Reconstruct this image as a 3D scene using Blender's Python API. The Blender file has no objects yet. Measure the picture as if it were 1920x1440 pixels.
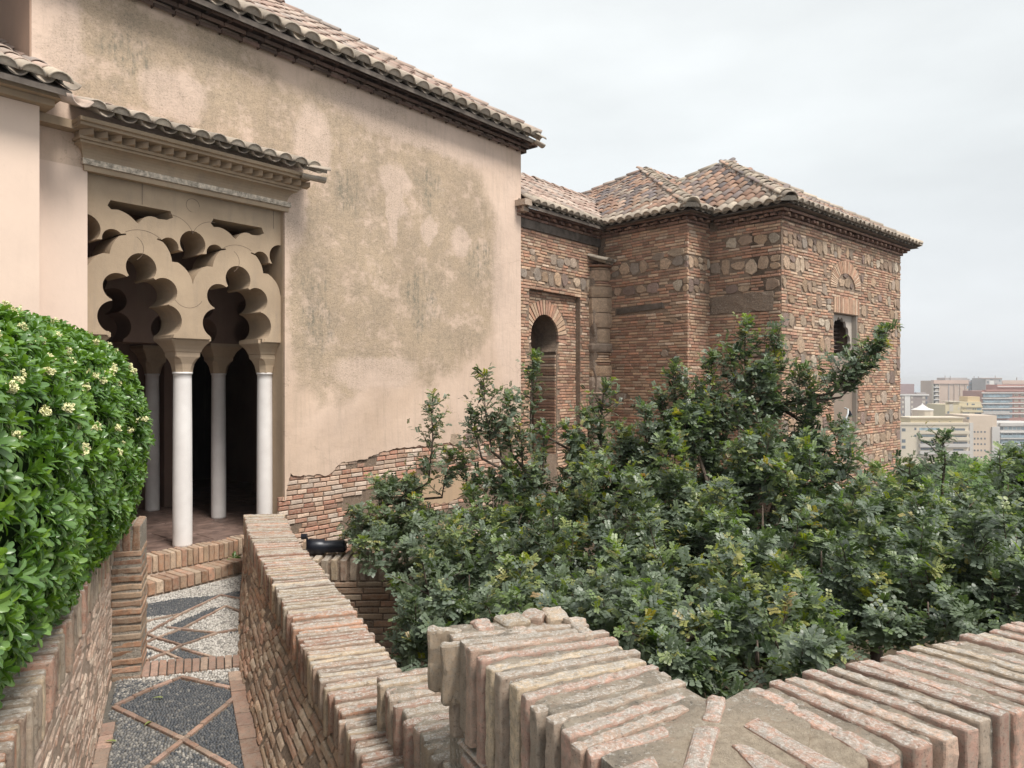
import bpy, math, random
import numpy as np
from mathutils import Vector, Matrix, noise
R_ = math.radians
random.seed(7); NP = np.random.RandomState(11)
SC = bpy.context.scene
COL = SC.collection

# ------------------------------------------------------------------ camera, world, sun, exposure
cam = bpy.data.cameras.new('camera'); camo = bpy.data.objects.new('camera', cam); COL.objects.link(camo)
camo.location = (0, 0, 0); camo.rotation_euler = (R_(90), 0, 0)
FP = 1331.0; HX = 960.0; HY = 712.0
cam.sensor_width = 36; cam.lens = 36*FP/1920; cam.shift_y = -8/1920
cam.clip_start = .05; cam.clip_end = 20000
SC.camera = camo
SUN_AZ = (0.62, -0.60)      # horizontal direction towards the sun (x, y)
SUN_EL = R_(56)
HAZE = .0004
w = bpy.data.worlds.new('World'); SC.world = w; w.use_nodes = True
nt = w.node_tree; nt.nodes.clear()
def WN(t, **k):
    n = nt.nodes.new(t)
    for a, b in k.items(): setattr(n, a, b)
    return n
wo = WN('ShaderNodeOutputWorld'); mixs = WN('ShaderNodeMixShader')
sky = WN('ShaderNodeTexSky', sky_type='NISHITA', sun_disc=False)
sky.sun_elevation = SUN_EL; sky.sun_rotation = math.atan2(SUN_AZ[0], SUN_AZ[1]); sky.dust_density = 4; sky.air_density = 1
b1 = WN('ShaderNodeBackground'); b1.inputs[1].default_value = .08
b2 = WN('ShaderNodeBackground'); b2.inputs[1].default_value = .78
tc = WN('ShaderNodeTexCoord'); sep = WN('ShaderNodeSeparateXYZ')
ramp = WN('ShaderNodeValToRGB'); e = ramp.color_ramp.elements
e[0].position = 0.0; e[0].color = (.362, .374, .390, 1)
e[1].position = .55; e[1].color = (.425, .438, .436, 1)
e2 = ramp.color_ramp.elements.new(.10); e2.color = (.372, .385, .396, 1)
e2 = ramp.color_ramp.elements.new(.28); e2.color = (.395, .410, .412, 1)
nz = WN('ShaderNodeTexNoise'); nz.inputs['Scale'].default_value = 2.2; nz.inputs['Detail'].default_value = 5; nz.inputs['Roughness'].default_value = .5
mp = WN('ShaderNodeMapping'); mp.inputs['Scale'].default_value = (1, 1, 3)
mr = WN('ShaderNodeMapRange'); mr.inputs[1].default_value = .3; mr.inputs[2].default_value = .7; mr.inputs[3].default_value = .87; mr.inputs[4].default_value = 1.07
mul = WN('ShaderNodeVectorMath', operation='SCALE')
L = nt.links.new
L(tc.outputs['Generated'], sep.inputs[0]); L(sep.outputs[2], ramp.inputs[0])
L(tc.outputs['Generated'], mp.inputs[0]); L(mp.outputs[0], nz.inputs[0]); L(nz.outputs[0], mr.inputs[0])
L(ramp.outputs[0], mul.inputs[0]); L(mr.outputs[0], mul.inputs['Scale']); L(mul.outputs[0], b2.inputs[0])
L(sky.outputs[0], b1.inputs[0]); L(b1.outputs[0], mixs.inputs[1]); L(b2.outputs[0], mixs.inputs[2])
mixs.inputs[0].default_value = .94
L(mixs.outputs[0], wo.inputs[0])
sl = bpy.data.lights.new('sun', 'SUN'); sl.energy = 1.5; sl.angle = R_(20); sl.color = (1, .95, .88)
so = bpy.data.objects.new('sun', sl); COL.objects.link(so)
sd = Vector((SUN_AZ[0], SUN_AZ[1], 0)).normalized()*math.cos(SUN_EL) + Vector((0, 0, math.sin(SUN_EL)))
so.rotation_euler = sd.to_track_quat('Z', 'Y').to_euler()
SC.view_settings.view_transform = 'Standard'; SC.view_settings.look = 'None'
SC.view_settings.exposure = 1.6; SC.view_settings.gamma = 1; SC.view_settings.use_curve_mapping = False
SC.render.engine = 'CYCLES'

# ------------------------------------------------------------------ materials
def newmat(name):
    m = bpy.data.materials.new(name); m.use_nodes = True
    return m, m.node_tree, m.node_tree.nodes['Principled BSDF']
class NT:
    def __init__(s, name):
        s.m, s.t, s.b = newmat(name); s.t.nodes  # noqa
        s.tc = s.n('ShaderNodeTexCoord')
    def n(s, t, **k):
        x = s.t.nodes.new(t)
        for a, b in k.items(): setattr(x, a, b)
        return x
    def l(s, a, b): s.t.links.new(a, b)
    def geo(s):
        if not hasattr(s, '_g'): s._g = s.n('ShaderNodeNewGeometry')
        return s._g
    def pos(s): return s.geo().outputs['Position']
    def noise(s, scale, detail=4, rough=.55, vec=None, dist=0, sc=None):
        x = s.n('ShaderNodeTexNoise'); x.inputs['Scale'].default_value = scale; x.inputs['Detail'].default_value = detail
        x.inputs['Roughness'].default_value = rough; x.inputs['Distortion'].default_value = dist
        v = vec or s.pos()
        if sc:
            mp = s.n('ShaderNodeMapping'); mp.inputs['Scale'].default_value = sc; s.l(v, mp.inputs[0]); v = mp.outputs[0]
        s.l(v, x.inputs['Vector']); return x.outputs[0]
    def ramp(s, fac, stops, interp='LINEAR'):
        r = s.n('ShaderNodeValToRGB'); cr = r.color_ramp; cr.interpolation = interp
        while len(cr.elements) < len(stops): cr.elements.new(.5)
        for el, (p, c) in zip(cr.elements, stops):
            el.position = p; el.color = (c, c, c, 1) if not isinstance(c, tuple) else (*c, 1)
        if fac is not None: s.l(fac, r.inputs[0])
        return r.outputs[0]
    def mix(s, fac, a, b, mode='MIX'):
        x = s.n('ShaderNodeMix', data_type='RGBA', blend_type=mode)
        for si, v in ((0, fac), (6, a), (7, b)):
            sock = x.inputs[si]
            if hasattr(v, 'is_linked'): s.l(v, sock)
            elif isinstance(v, tuple): sock.default_value = (*v, 1)
            else: sock.default_value = v if si == 0 else (v, v, v, 1)
        return x.outputs[2]
    def math(s, op, a, b=0.0, c=None, clamp=False):
        x = s.n('ShaderNodeMath', operation=op, use_clamp=clamp)
        for i, v in enumerate((a, b, c)):
            if v is None: continue
            if hasattr(v, 'is_linked'): s.l(v, x.inputs[i])
            else: x.inputs[i].default_value = v
        return x.outputs[0]
    def bump(s, h, strength=.5, dist=.01, normal=None):
        x = s.n('ShaderNodeBump'); x.inputs['Strength'].default_value = strength; x.inputs['Distance'].default_value = dist
        s.l(h, x.inputs['Height'])
        if normal: s.l(normal, x.inputs['Normal'])
        return x.outputs[0]
    def var(s):
        a = s.n('ShaderNodeAttribute', attribute_name='var'); sp = s.n('ShaderNodeSeparateColor'); s.l(a.outputs['Color'], sp.inputs[0])
        return sp.outputs
    def end(s, col, rough=.9, normal=None, spec=.3):
        if hasattr(col, 'is_linked'): s.l(col, s.b.inputs['Base Color'])
        else: s.b.inputs['Base Color'].default_value = (*col, 1)
        if hasattr(rough, 'is_linked'): s.l(rough, s.b.inputs['Roughness'])
        else: s.b.inputs['Roughness'].default_value = rough
        s.b.inputs['Specular IOR Level'].default_value = spec
        if normal: s.l(normal, s.b.inputs['Normal'])
        return s.m

def brick_material(name, pal, dirt=(.33, .27, .21), dirt_amt=.45, lichen=0., bumpd=.006, sc=1.):
    k = NT(name); v = k.var()
    n = len(pal)
    base = k.ramp(v[0], [((i+.0)/n, c) for i, c in enumerate(pal)], 'CONSTANT')
    base2 = k.ramp(k.noise(9*sc, 3), [(.3, .82), (.7, 1.18)])
    base = k.mix(1, base, base2, 'MULTIPLY')
    val = k.ramp(v[1], [(0, .80), (1, 1.38)])
    base = k.mix(1, base, val, 'MULTIPLY')
    d = k.noise(28*sc, 6, .65)
    df = k.ramp(d, [(.42, 0.), (.62, 1.)])
    base = k.mix(k.math('MULTIPLY', df, dirt_amt), base, dirt)
    pits = k.ramp(k.noise(90*sc, 4, .7), [(.30, .55), (.45, 1.)])
    base = k.mix(1, base, pits, 'MULTIPLY')
    if lichen:
        up = k.n('ShaderNodeSeparateXYZ'); k.l(k.geo().outputs['Normal'], up.inputs[0])
        upf = k.ramp(up.outputs[2], [(.35, 0.), (.8, 1.)])
        ln = k.ramp(k.noise(13*sc, 7, .7, dist=.6), [(.44, 0.), (.56, 1.)])
        ln2 = k.ramp(k.noise(60*sc, 5, .7), [(.50, 0.), (.60, 1.)])
        base = k.mix(k.math('MULTIPLY', k.math('MULTIPLY', upf, ln), lichen), base, (.36, .33, .29))
        base = k.mix(k.math('MULTIPLY', k.math('MULTIPLY', upf, ln2), lichen*.75), base, (.60, .57, .53))
        dk = k.ramp(k.noise(21*sc, 6, .7), [(.56, 0.), (.68, 1.)])
        base = k.mix(k.math('MULTIPLY', k.math('MULTIPLY', upf, dk), lichen*.6), base, (.10, .095, .085))
    h = k.math('ADD', k.math('MULTIPLY', k.noise(60*sc, 6, .7), .7), k.noise(220*sc, 4, .7))
    pt = k.ramp(k.noise(33*sc, 7, .8), [(.33, 0.), (.42, 1.)])
    base = k.mix(1, base, k.mix(pt, (.62, .58, .55), (1, 1, 1)), 'MULTIPLY')
    h = k.math('ADD', h, k.math('MULTIPLY', pt, .6))
    return k.end(base, .92, k.bump(h, .85, bumpd), .2)
PAL_RED = [(.35, .19, .125), (.40, .23, .155), (.44, .29, .195), (.29, .165, .12), (.46, .33, .235), (.39, .245, .17), (.33, .19, .135), (.49, .37, .28), (.37, .21, .15), (.41, .28, .19), (.42, .225, .15), (.38, .265, .185)]
PAL_COPE = [(.36, .25, .185), (.40, .31, .22), (.36, .20, .14), (.32, .25, .19), (.42, .32, .22), (.38, .225, .165), (.34, .275, .21), (.42, .23, .15), (.27, .20, .155)]
PAL_PATH = [(.34, .22, .15), (.40, .28, .19), (.33, .19, .12), (.44, .33, .24), (.29, .19, .13), (.38, .22, .15)]
M_brick = brick_material('brick_red_weathered', PAL_RED, (.38, .30, .23), .35, 0, .004)
M_bdark = brick_material('brick_dark_brown', [(.13, .085, .065), (.16, .10, .08), (.11, .075, .06)], (.12, .09, .07), .4, 0, .004)  # dark brown brick palette for the main eave cornice
M_bcornice = brick_material('brick_cornice', [(.24, .14, .105), (.27, .17, .125), (.20, .12, .095)], (.18, .13, .10), .4, 0, .004)  # fairly dark brick palette for the wing and tower cornices
M_cope = brick_material('brick_coping_lichen', PAL_COPE, (.38, .33, .27), .5, .75, .006)
M_cope_near = brick_material('brick_coping_near', [(.40, .255, .20), (.38, .235, .18), (.34, .26, .20), (.41, .32, .225), (.31, .245, .19), (.40, .275, .21), (.39, .24, .185), (.39, .30, .215)], (.31, .27, .22), .6, .8, .004, 2.)
M_wallbrick = brick_material('brick_garden_wall', PAL_PATH, (.36, .29, .22), .55, .2, .006)
M_pink = brick_material('brick_pinkish_limewashed', [(.48, .34, .26), (.52, .39, .31), (.42, .27, .20), (.54, .43, .34), (.38, .27, .21)], (.52, .42, .34), .6, .2, .006)
M_stone = brick_material('rubble_stone', [(.40, .29, .205), (.47, .36, .265), (.37, .29, .23), (.50, .42, .33), (.42, .29, .195), (.31, .26, .22), (.46, .33, .235), (.38, .27, .20), (.25, .18, .155)], (.27, .21, .16), .55, 0, .015)
def mortar(name, c1, c2, dark=.5, scl=1., bd=.012):
    k = NT(name)
    c = k.mix(k.ramp(k.noise(6*scl, 6, .65), [(.35, 0.), (.65, 1.)]), c1, c2)
    c = k.mix(1, c, k.ramp(k.noise(70*scl, 5, .75), [(.32, dark), (.55, 1.)]), 'MULTIPLY')
    w = k.ramp(k.noise(45*scl, 4, .7), [(.60, 0.), (.68, 1.)])
    c = k.mix(k.math('MULTIPLY', w, .5), c, (.62, .58, .52))
    return k.end(c, .95, k.bump(k.math('ADD', k.noise(35*scl, 7, .75), k.math('MULTIPLY', k.noise(150*scl, 3, .7), .5)), .9, bd), .15)
M_mortar = mortar('mortar_brown', (.29, .215, .16), (.20, .15, .115))
M_mortar_l = mortar('mortar_lime_lichen', (.40, .35, .29), (.30, .27, .23), .5)
def near_mortar():
    k = NT('mortar_lime_near')
    c = k.mix(k.ramp(k.noise(9, 8, .75), [(.36, 0.), (.62, 1.)]), (.20, .175, .145), (.40, .34, .27))
    c = k.mix(k.math('MULTIPLY', k.ramp(k.noise(22, 6, .7), [(.55, 0.), (.66, 1.)]), .7), c, (.34, .235, .175))
    c = k.mix(k.math('MULTIPLY', k.ramp(k.noise(48, 6, .75), [(.55, 0.), (.63, 1.)]), .8), c, (.58, .55, .50))
    c = k.mix(k.math('MULTIPLY', k.ramp(k.noise(75, 6, .8), [(.56, 0.), (.64, 1.)]), .75), c, (.07, .065, .058))
    dd = k.n('ShaderNodeVectorMath', operation='DISTANCE'); k.l(k.pos(), dd.inputs[0]); dd.inputs[1].default_value = (.60, 1.58, -.86)
    nn = k.math('MULTIPLY_ADD', k.noise(9, 6, .7), .38, dd.outputs['Value'])
    sand = k.ramp(nn, [(.40, 1.), (.50, 0.)])
    c2 = k.mix(k.ramp(k.noise(30, 8, .8), [(.38, 0.), (.6, 1.)]), (.30, .245, .185), (.47, .39, .30))
    c = k.mix(k.math('MULTIPLY', sand, .85), c, c2)
    h = k.math('ADD', k.noise(60, 8, .8), k.math('MULTIPLY', k.noise(200, 4, .7), .5))
    return k.end(c, .95, k.bump(h, 1., .012), .15)
M_mortar_n = near_mortar()
M_mortar_pink = mortar('mortar_pinkish', (.52, .42, .34), (.40, .30, .23), .6)
M_rough = mortar('rough_rubble_mortar', (.34, .26, .20), (.26, .20, .155), .5, .7, .03)

def tile_material(name, pal, greyf=.35):
    k = NT(name); v = k.var(); n = len(pal)
    base = k.ramp(v[0], [(i/n, c) for i, c in enumerate(pal)], 'CONSTANT')
    base = k.mix(1, base, k.ramp(v[1], [(0, .75), (1, 1.22)]), 'MULTIPLY')
    d = k.ramp(k.noise(14, 7, .7), [(.45, 0.), (.65, 1.)])
    base = k.mix(k.math('MULTIPLY', d, greyf), base, (.20, .18, .16))
    d2 = k.ramp(k.noise(40, 5, .7), [(.55, 0.), (.68, 1.)])
    base = k.mix(k.math('MULTIPLY', d2, .4), base, (.50, .45, .39))
    return k.end(base, .9, k.bump(k.noise(80, 5, .7), .5, .004), .2)
M_tile = tile_material('roof_tile_clay', [(.42, .315, .26), (.45, .35, .29), (.39, .275, .225), (.36, .30, .265), (.47, .38, .32), (.41, .29, .24)], .5)
M_tile2 = tile_material('roof_tile_mixed', [(.36, .22, .16), (.20, .16, .15), (.32, .245, .20), (.42, .29, .22), (.17, .145, .145), (.39, .32, .26), (.33, .205, .155), (.26, .21, .19), (.40, .255, .18)], .5)
M_lip = tile_material('roof_tile_lime_grey', [(.38, .32, .26), (.43, .36, .29), (.34, .285, .23), (.45, .38, .30)], .5)

# big plaster wall: uv = (t, z) metres on the wall
def plaster_main():
    k = NT('plaster_aged'); uv = k.n('ShaderNodeUVMap'); uv.uv_map = 'UVMap'
    U = uv.outputs[0]
    sp = k.n('ShaderNodeSeparateXYZ'); k.l(U, sp.inputs[0])
    wob = k.n('ShaderNodeTexNoise'); wob.inputs['Scale'].default_value = 2.6; wob.inputs['Detail'].default_value = 7; wob.inputs['Roughness'].default_value = .62; k.l(U, wob.inputs['Vector'])
    ws = k.n('ShaderNodeVectorMath', operation='SUBTRACT'); k.l(wob.outputs['Color'], ws.inputs[0]); ws.inputs[1].default_value = (.5, .5, .5)
    wm = k.n('ShaderNodeVectorMath', operation='SCALE'); k.l(ws.outputs[0], wm.inputs[0]); wm.inputs['Scale'].default_value = .8
    wa = k.n('ShaderNodeVectorMath', operation='ADD'); k.l(U, wa.inputs[0]); k.l(wm.outputs[0], wa.inputs[1]); W = wa.outputs[0]
    def ell(t, z, a, b, soft=.12, vec=None):
        m = k.n('ShaderNodeMapping', vector_type='TEXTURE'); m.inputs['Location'].default_value = (t, z, 0); m.inputs['Scale'].default_value = (a, b, 1)
        k.l(vec or W, m.inputs[0])
        ln = k.n('ShaderNodeVectorMath', operation='LENGTH'); sub = k.n('ShaderNodeVectorMath', operation='MULTIPLY'); sub.inputs[1].default_value = (1, 1, 0)
        k.l(m.outputs[0], sub.inputs[0]); k.l(sub.outputs[0], ln.inputs[0])
        return k.ramp(ln.outputs['Value'], [(max(0, .62-soft), 1.), (.62+soft, 0.)])   # note: length 1 at the rim, ramp stretched
    pink = (.60, .46, .368); pale = (.62, .48, .392)
    base = k.mix(k.ramp(k.noise(1.1, 5, .6, U), [(.35, 0.), (.65, 1.)]), pink, (.55, .415, .32))
    brown = k.mix(k.ramp(k.noise(2.2, 7, .7, U), [(.38, 0.), (.62, 1.)]), (.42, .325, .23), (.31, .25, .185))
    fine = k.ramp(k.noise(16, 9, .85, U), [(.42, 0.), (.56, 1.)])
    brown = k.mix(k.math('MULTIPLY', fine, .6), brown, (.52, .395, .285))
    # old render: big zones
    zones = None
    for a in [(3.1, 2.2, 3.2, 2.6), (2.0, 2.6, 1.9, 2.0), (4.2, 1.9, 1.7, 2.6), (.1, 3.3, 1.9, 1.1), (-.9, 3.4, .9, 1.2), (3.1, .7, 2.6, 1.2), (1.9, 1.0, 1.2, 2.1), (.9, 3.1, 1.5, .9)]:
        z = ell(*a, .07); zones = z if zones is None else k.math('MAXIMUM', zones, z)
    brk = k.ramp(k.noise(2.6, 10, .78, U), [(.38, .10), (.50, 1.)])
    zf = k.math('MULTIPLY', zones, brk)
    col = k.mix(k.math('MULTIPLY', zf, .95), base, brown)
    # smooth pinkish repairs
    rep = None
    wm2 = k.n('ShaderNodeVectorMath', operation='SCALE'); k.l(ws.outputs[0], wm2.inputs[0]); wm2.inputs['Scale'].default_value = .42
    wa2 = k.n('ShaderNodeVectorMath', operation='ADD'); k.l(U, wa2.inputs[0]); k.l(wm2.outputs[0], wa2.inputs[1]); W2 = wa2.outputs[0]
    for a in [(2.90, 2.85, .46, .38), (-.2, 3.1, .58, .45), (2.86, 2.2, .17, .36), (3.58, 2.25, .24, .34), (4.26, 2.15, .34, .42), (1.55, 3.05, .45, .75), (1.25, 2.2, .36, 1.), (-1.45, 3.3, .5, 1.5), (5.55, 1.6, .85, 3.2), (2.95, 2.5, .26, .4), (3.6, 3.7, 3., .42), (2.6, .1, 1.2, .4)]:
        z = ell(*a, .10, W2); rep = z if rep is None else k.math('MAXIMUM', rep, z)
    rep = k.math('MULTIPLY', rep, k.ramp(k.noise(7, 7, .75, U), [(.30, .6), (.50, 1.)]))
    col = k.mix(k.math('MULTIPLY', rep, .75), col, pale)
    runs = k.ramp(k.noise(4, 7, .7, U, sc=(4, .35, 1)), [(.50, 0.), (.66, 1.)])
    col = k.mix(k.math('MULTIPLY', runs, .22), col, (.27, .22, .17))
    crk = k.n('ShaderNodeTexVoronoi', feature='DISTANCE_TO_EDGE'); crk.inputs['Scale'].default_value = 1.1; k.l(W, crk.inputs['Vector'])
    ck = k.ramp(crk.outputs['Distance'], [(.0, 1.), (.006, 0.)])
    col = k.mix(k.math('MULTIPLY', k.math('MULTIPLY', ck, k.ramp(k.noise(1.5, 3, .5, U), [(.5, 0.), (.6, 1.)])), .55), col, (.18, .14, .11))
    # green grey drip streaks
    stf = None
    stk = k.ramp(k.noise(3.2, 7, .7, U, sc=(5, .55, 1)), [(.46, 0.), (.60, 1.)])
    spk = k.ramp(k.noise(16, 6, .75, U, sc=(1, .6, 1)), [(.42, 0.), (.56, 1.)])
    for a in [(1.6, .85, .34, .95), (3.45, 1.15, .42, .75), (4.72, 1.9, .42, .5), (2.1, 2.5, .35, .55), (3.6, 2.9, .35, .55), (-.7, 3.3, .4, .4)]:
        z = ell(*a, .2); stf = z if stf is None else k.math('MAXIMUM', stf, z)
    col = k.mix(k.math('MULTIPLY', k.math('MULTIPLY', stf, spk), k.math('MULTIPLY_ADD', stk, .6, .2)), col, (.17, .165, .13))
    # overall mottling and pits
    col = k.mix(1, col, k.ramp(k.noise(.9, 6, .6, U), [(.3, .88), (.7, 1.1)]), 'MULTIPLY')
    gr = k.math('MULTIPLY', k.ramp(k.noise(48, 7, .85, U), [(.36, .42), (.50, 1.)]), 1.)
    col = k.mix(k.math('MULTIPLY_ADD', zf, .75, .15), col, k.mix(1, col, gr, 'MULTIPLY'))
    pit = k.ramp(k.noise(7, 9, .85, U), [(.285, 0.), (.30, 1.)])
    col = k.mix(1, col, k.mix(pit, (.35, .3, .28), (1, 1, 1)), 'MULTIPLY')
    h = k.math('ADD', k.math('MULTIPLY', k.noise(50, 7, .75, U), zf), k.math('MULTIPLY', k.noise(3.5, 6, .6, U), 1.6))
    h = k.math('SUBTRACT', h, k.math('MULTIPLY', k.math('SUBTRACT', 1., rep), .25))
    return k.end(col, .93, k.bump(h, .6, .012), .15)
M_plaster = plaster_main()
def plaster_plain(name, c1, c2, stain=.2, b=.004):
    k = NT(name)
    c = k.mix(k.ramp(k.noise(1.6, 6, .6), [(.35, 0.), (.65, 1.)]), c1, c2)
    st = k.ramp(k.noise(2.5, 7, .7, sc=(3, 3, .4)), [(.5, 0.), (.7, 1.)])
    c = k.mix(k.math('MULTIPLY', st, stain), c, (.26, .21, .165))
    c = k.mix(1, c, k.ramp(k.noise(60, 5, .8), [(.27, .7), (.38, 1.)]), 'MULTIPLY')
    return k.end(c, .92, k.bump(k.noise(18, 6, .7), .45, b), .15)
M_pl_side = plaster_plain('plaster_cream_pink', (.70, .55, .45), (.65, .51, .42), .08)
M_pl_pil = plaster_plain('plaster_pale_pink', (.70, .55, .455), (.65, .51, .425), .10)
M_sand = mortar('sand_mortar', (.46, .38, .285), (.36, .30, .23), .6, 2., .005)
M_pl_brown = plaster_plain('plaster_brownish', (.40, .27, .20), (.35, .24, .18), .3)
M_orn = plaster_plain('carved_stucco_tan', (.42, .32, .225), (.33, .25, .175), .5, .008)
M_cap = plaster_plain('capital_stucco', (.44, .34, .24), (.38, .29, .21), .3, .006)
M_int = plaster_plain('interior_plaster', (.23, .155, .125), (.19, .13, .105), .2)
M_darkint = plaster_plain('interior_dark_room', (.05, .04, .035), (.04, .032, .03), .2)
M_marble = NT('column_white_marble')
_k = M_marble; _c = _k.mix(_k.ramp(_k.noise(3, 6, .6), [(.35, 0.), (.7, 1.)]), (.74, .71, .69), (.62, .585, .565))
_c = _k.mix(1, _c, _k.ramp(_k.noise(8, 8, .8), [(.24, .35), (.28, 1.)]), 'MULTIPLY')
_k.b.inputs['Roughness'].default_value = .55
M_marble = _k.end(_c, .55, _k.bump(_k.noise(12, 5), .15, .004), .4)
def simple(name, c, rough=.7, spec=.3, metal=0., nscale=8, amt=.15, bump=0.):
    k = NT(name)
    lo = tuple(x*(1-amt) for x in c); hi = tuple(min(1, x*(1+amt)) for x in c)
    col = k.mix(k.ramp(k.noise(nscale, 5, .6), [(.35, 0.), (.65, 1.)]), lo, hi)
    k.b.inputs['Metallic'].default_value = metal
    return k.end(col, rough, k.bump(k.noise(nscale*6, 4, .7), .5, bump) if bump else None, spec)
M_wood = simple('old_dark_timber', (.12, .10, .085), .85, .2, 0, 6, .35, .004)
M_joint = simple('incised_joint', (.13, .095, .07), .95, .1)
M_white = simple('white_lime_moulding', (.50, .43, .35), .9, .2, 0, 25, .45, .004)
M_black = simple('black_painted_metal', (.012, .014, .022), .35, .5, .2)
M_lampw = simple('white_painted_metal', (.50, .53, .54), .5, .5)
M_ball = simple('clay_ball', (.30, .20, .12), .8, .2, 0, 14, .3, .006)
M_slab = simple('reddish_floor_slab', (.17, .115, .095), .55, .4, 0, 7, .35, .005)
M_bark = simple('bark_grey_brown', (.11, .085, .068), .9, .2, 0, 30, .4, .006)
M_earth = simple('garden_earth', (.085, .065, .045), .95, .1, 0, 5, .4, .03)
def pebble_mat():
    k = NT('river_pebbles'); v = k.var()
    c = k.ramp(v[0], [(0, (.045, .052, .062)), (.18, (.075, .08, .088)), (.34, (.11, .11, .11)), (.5, (.20, .19, .175)), (.62, (.36, .335, .30)), (.78, (.48, .455, .42)), (.92, (.60, .57, .53))], 'LINEAR')
    c = k.mix(1, c, k.ramp(k.noise(200, 3), [(.3, .8), (.7, 1.15)]), 'MULTIPLY')
    return k.end(c, .5, None, .4)
M_peb = pebble_mat()
M_pebmortar = mortar('pebble_bedding', (.17, .155, .135), (.13, .12, .105), .6, 1.5, .004)
M_strip = brick_material('terracotta_strip', [(.28, .175, .13), (.32, .21, .165), (.25, .165, .125), (.33, .24, .185)], (.25, .21, .175), .55, 0, .003)
def leaf_mat(name, stops, young, rough=.42, spec=.5, back=(.20, .25, .18), trans=.25):
    k = NT(name); v = k.var(); oi = k.n('ShaderNodeObjectInfo')
    f = k.math('FRACT', k.math('ADD', v[0], oi.outputs['Random']))
    c = k.ramp(f, stops)
    c = k.mix(v[1], c, k.ramp(v[2], young))
    c = k.mix(k.math('MULTIPLY', k.geo().outputs['Backfacing'], .5), c, back)
    k.end(c, rough, None, spec)
    tr = k.n('ShaderNodeBsdfTranslucent'); k.l(k.mix(1, c, (1.5, 1.7, .8), 'MULTIPLY'), tr.inputs[0])
    ms = k.n('ShaderNodeMixShader'); ms.inputs[0].default_value = trans
    out = k.t.nodes['Material Output']; k.l(k.b.outputs[0], ms.inputs[1]); k.l(tr.outputs[0], ms.inputs[2]); k.l(ms.outputs[0], out.inputs[0])
    return k.m
M_carob = leaf_mat('carob_leaf', [(0, (.034, .052, .034)), (.25, (.066, .098, .062)), (.5, (.105, .142, .095)), (.75, (.10, .145, .05)), (1, (.18, .22, .155))],
                   [(0, (.13, .22, .035)), (.35, (.22, .31, .04)), (.65, (.38, .40, .04)), (.85, (.55, .44, .05)), (1, (.48, .22, .08))], .40, .55, (.17, .21, .16), .28)
M_hedge = leaf_mat('pittosporum_leaf', [(0, (.045, .105, .018)), (.3, (.085, .175, .022)), (.6, (.13, .24, .03)), (1, (.06, .135, .022))],
                   [(0, (.20, .34, .04)), (1, (.28, .44, .06))], .33, .6, (.12, .22, .09), .25)
M_flower = simple('cream_petal', (.72, .70, .42), .7, .2, 0, 60, .12)
M_park = leaf_mat('park_leaf', [(0, (.06, .11, .03)), (.5, (.10, .17, .045)), (1, (.08, .14, .05))], [(0, (.13, .2, .05)), (1, (.18, .25, .07))], .7, .2, (.12, .18, .08), .2)

# ------------------------------------------------------------------ object helpers
def tag(o, label=None, cat=None, group=None, kind=None):
    if label: o['label'] = label
    if cat: o['category'] = cat
    if group: o['group'] = group
    if kind: o['kind'] = kind
    return o
def empty(name, loc, label, cat, group=None):
    o = bpy.data.objects.new(name, None); COL.objects.link(o); o.location = loc; o.empty_display_size = .2
    return tag(o, label, cat, group)
def setvar(me, cols):          # cols: (nverts,3)
    a = me.attributes.new('var', 'FLOAT_COLOR', 'POINT')
    c = np.ones((len(me.vertices), 4), np.float32); c[:, :3] = cols
    a.data.foreach_set('color', c.ravel())
def link(name, me, parent=None, loc=None):
    o = bpy.data.objects.new(name, me); COL.objects.link(o)
    if loc is not None: o.location = loc
    if parent is not None:
        o.parent = parent
        pm = PW[parent.name]
        o.location = Vector(o.location) - pm
        PW[o.name] = pm + Vector(o.location)
    else: PW[o.name] = Vector(o.location)
    return o
PW = {}
def thing(name, loc, label, cat, group=None):
    o = empty(name, loc, label, cat, group); PW[o.name] = Vector(loc); return o
def mesh_obj(name, V, Fc, mat, parent=None, var=None, smooth=False, uv=None, loc=None):
    """V world coordinates; object origin placed at the centre of its box."""
    V = np.asarray(V, np.float64)
    if loc is None: loc = (V.min(0)+V.max(0))/2
    me = bpy.data.meshes.new(name); me.from_pydata((V-np.asarray(loc)).tolist(), [], Fc)
    me.materials.append(mat)
    if var is not None: setvar(me, np.tile(np.asarray(var, np.float32), (len(V), 1)) if np.ndim(var) == 1 else var)
    if uv is not None:
        ul = me.uv_layers.new(name='UVMap'); idx = np.zeros(len(me.loops), np.int32); me.loops.foreach_get('vertex_index', idx)
        ul.data.foreach_set('uv', np.asarray(uv, np.float32)[idx].ravel())
    if smooth: me.shade_smooth()
    return link(name, me, parent, Vector(loc))
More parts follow.
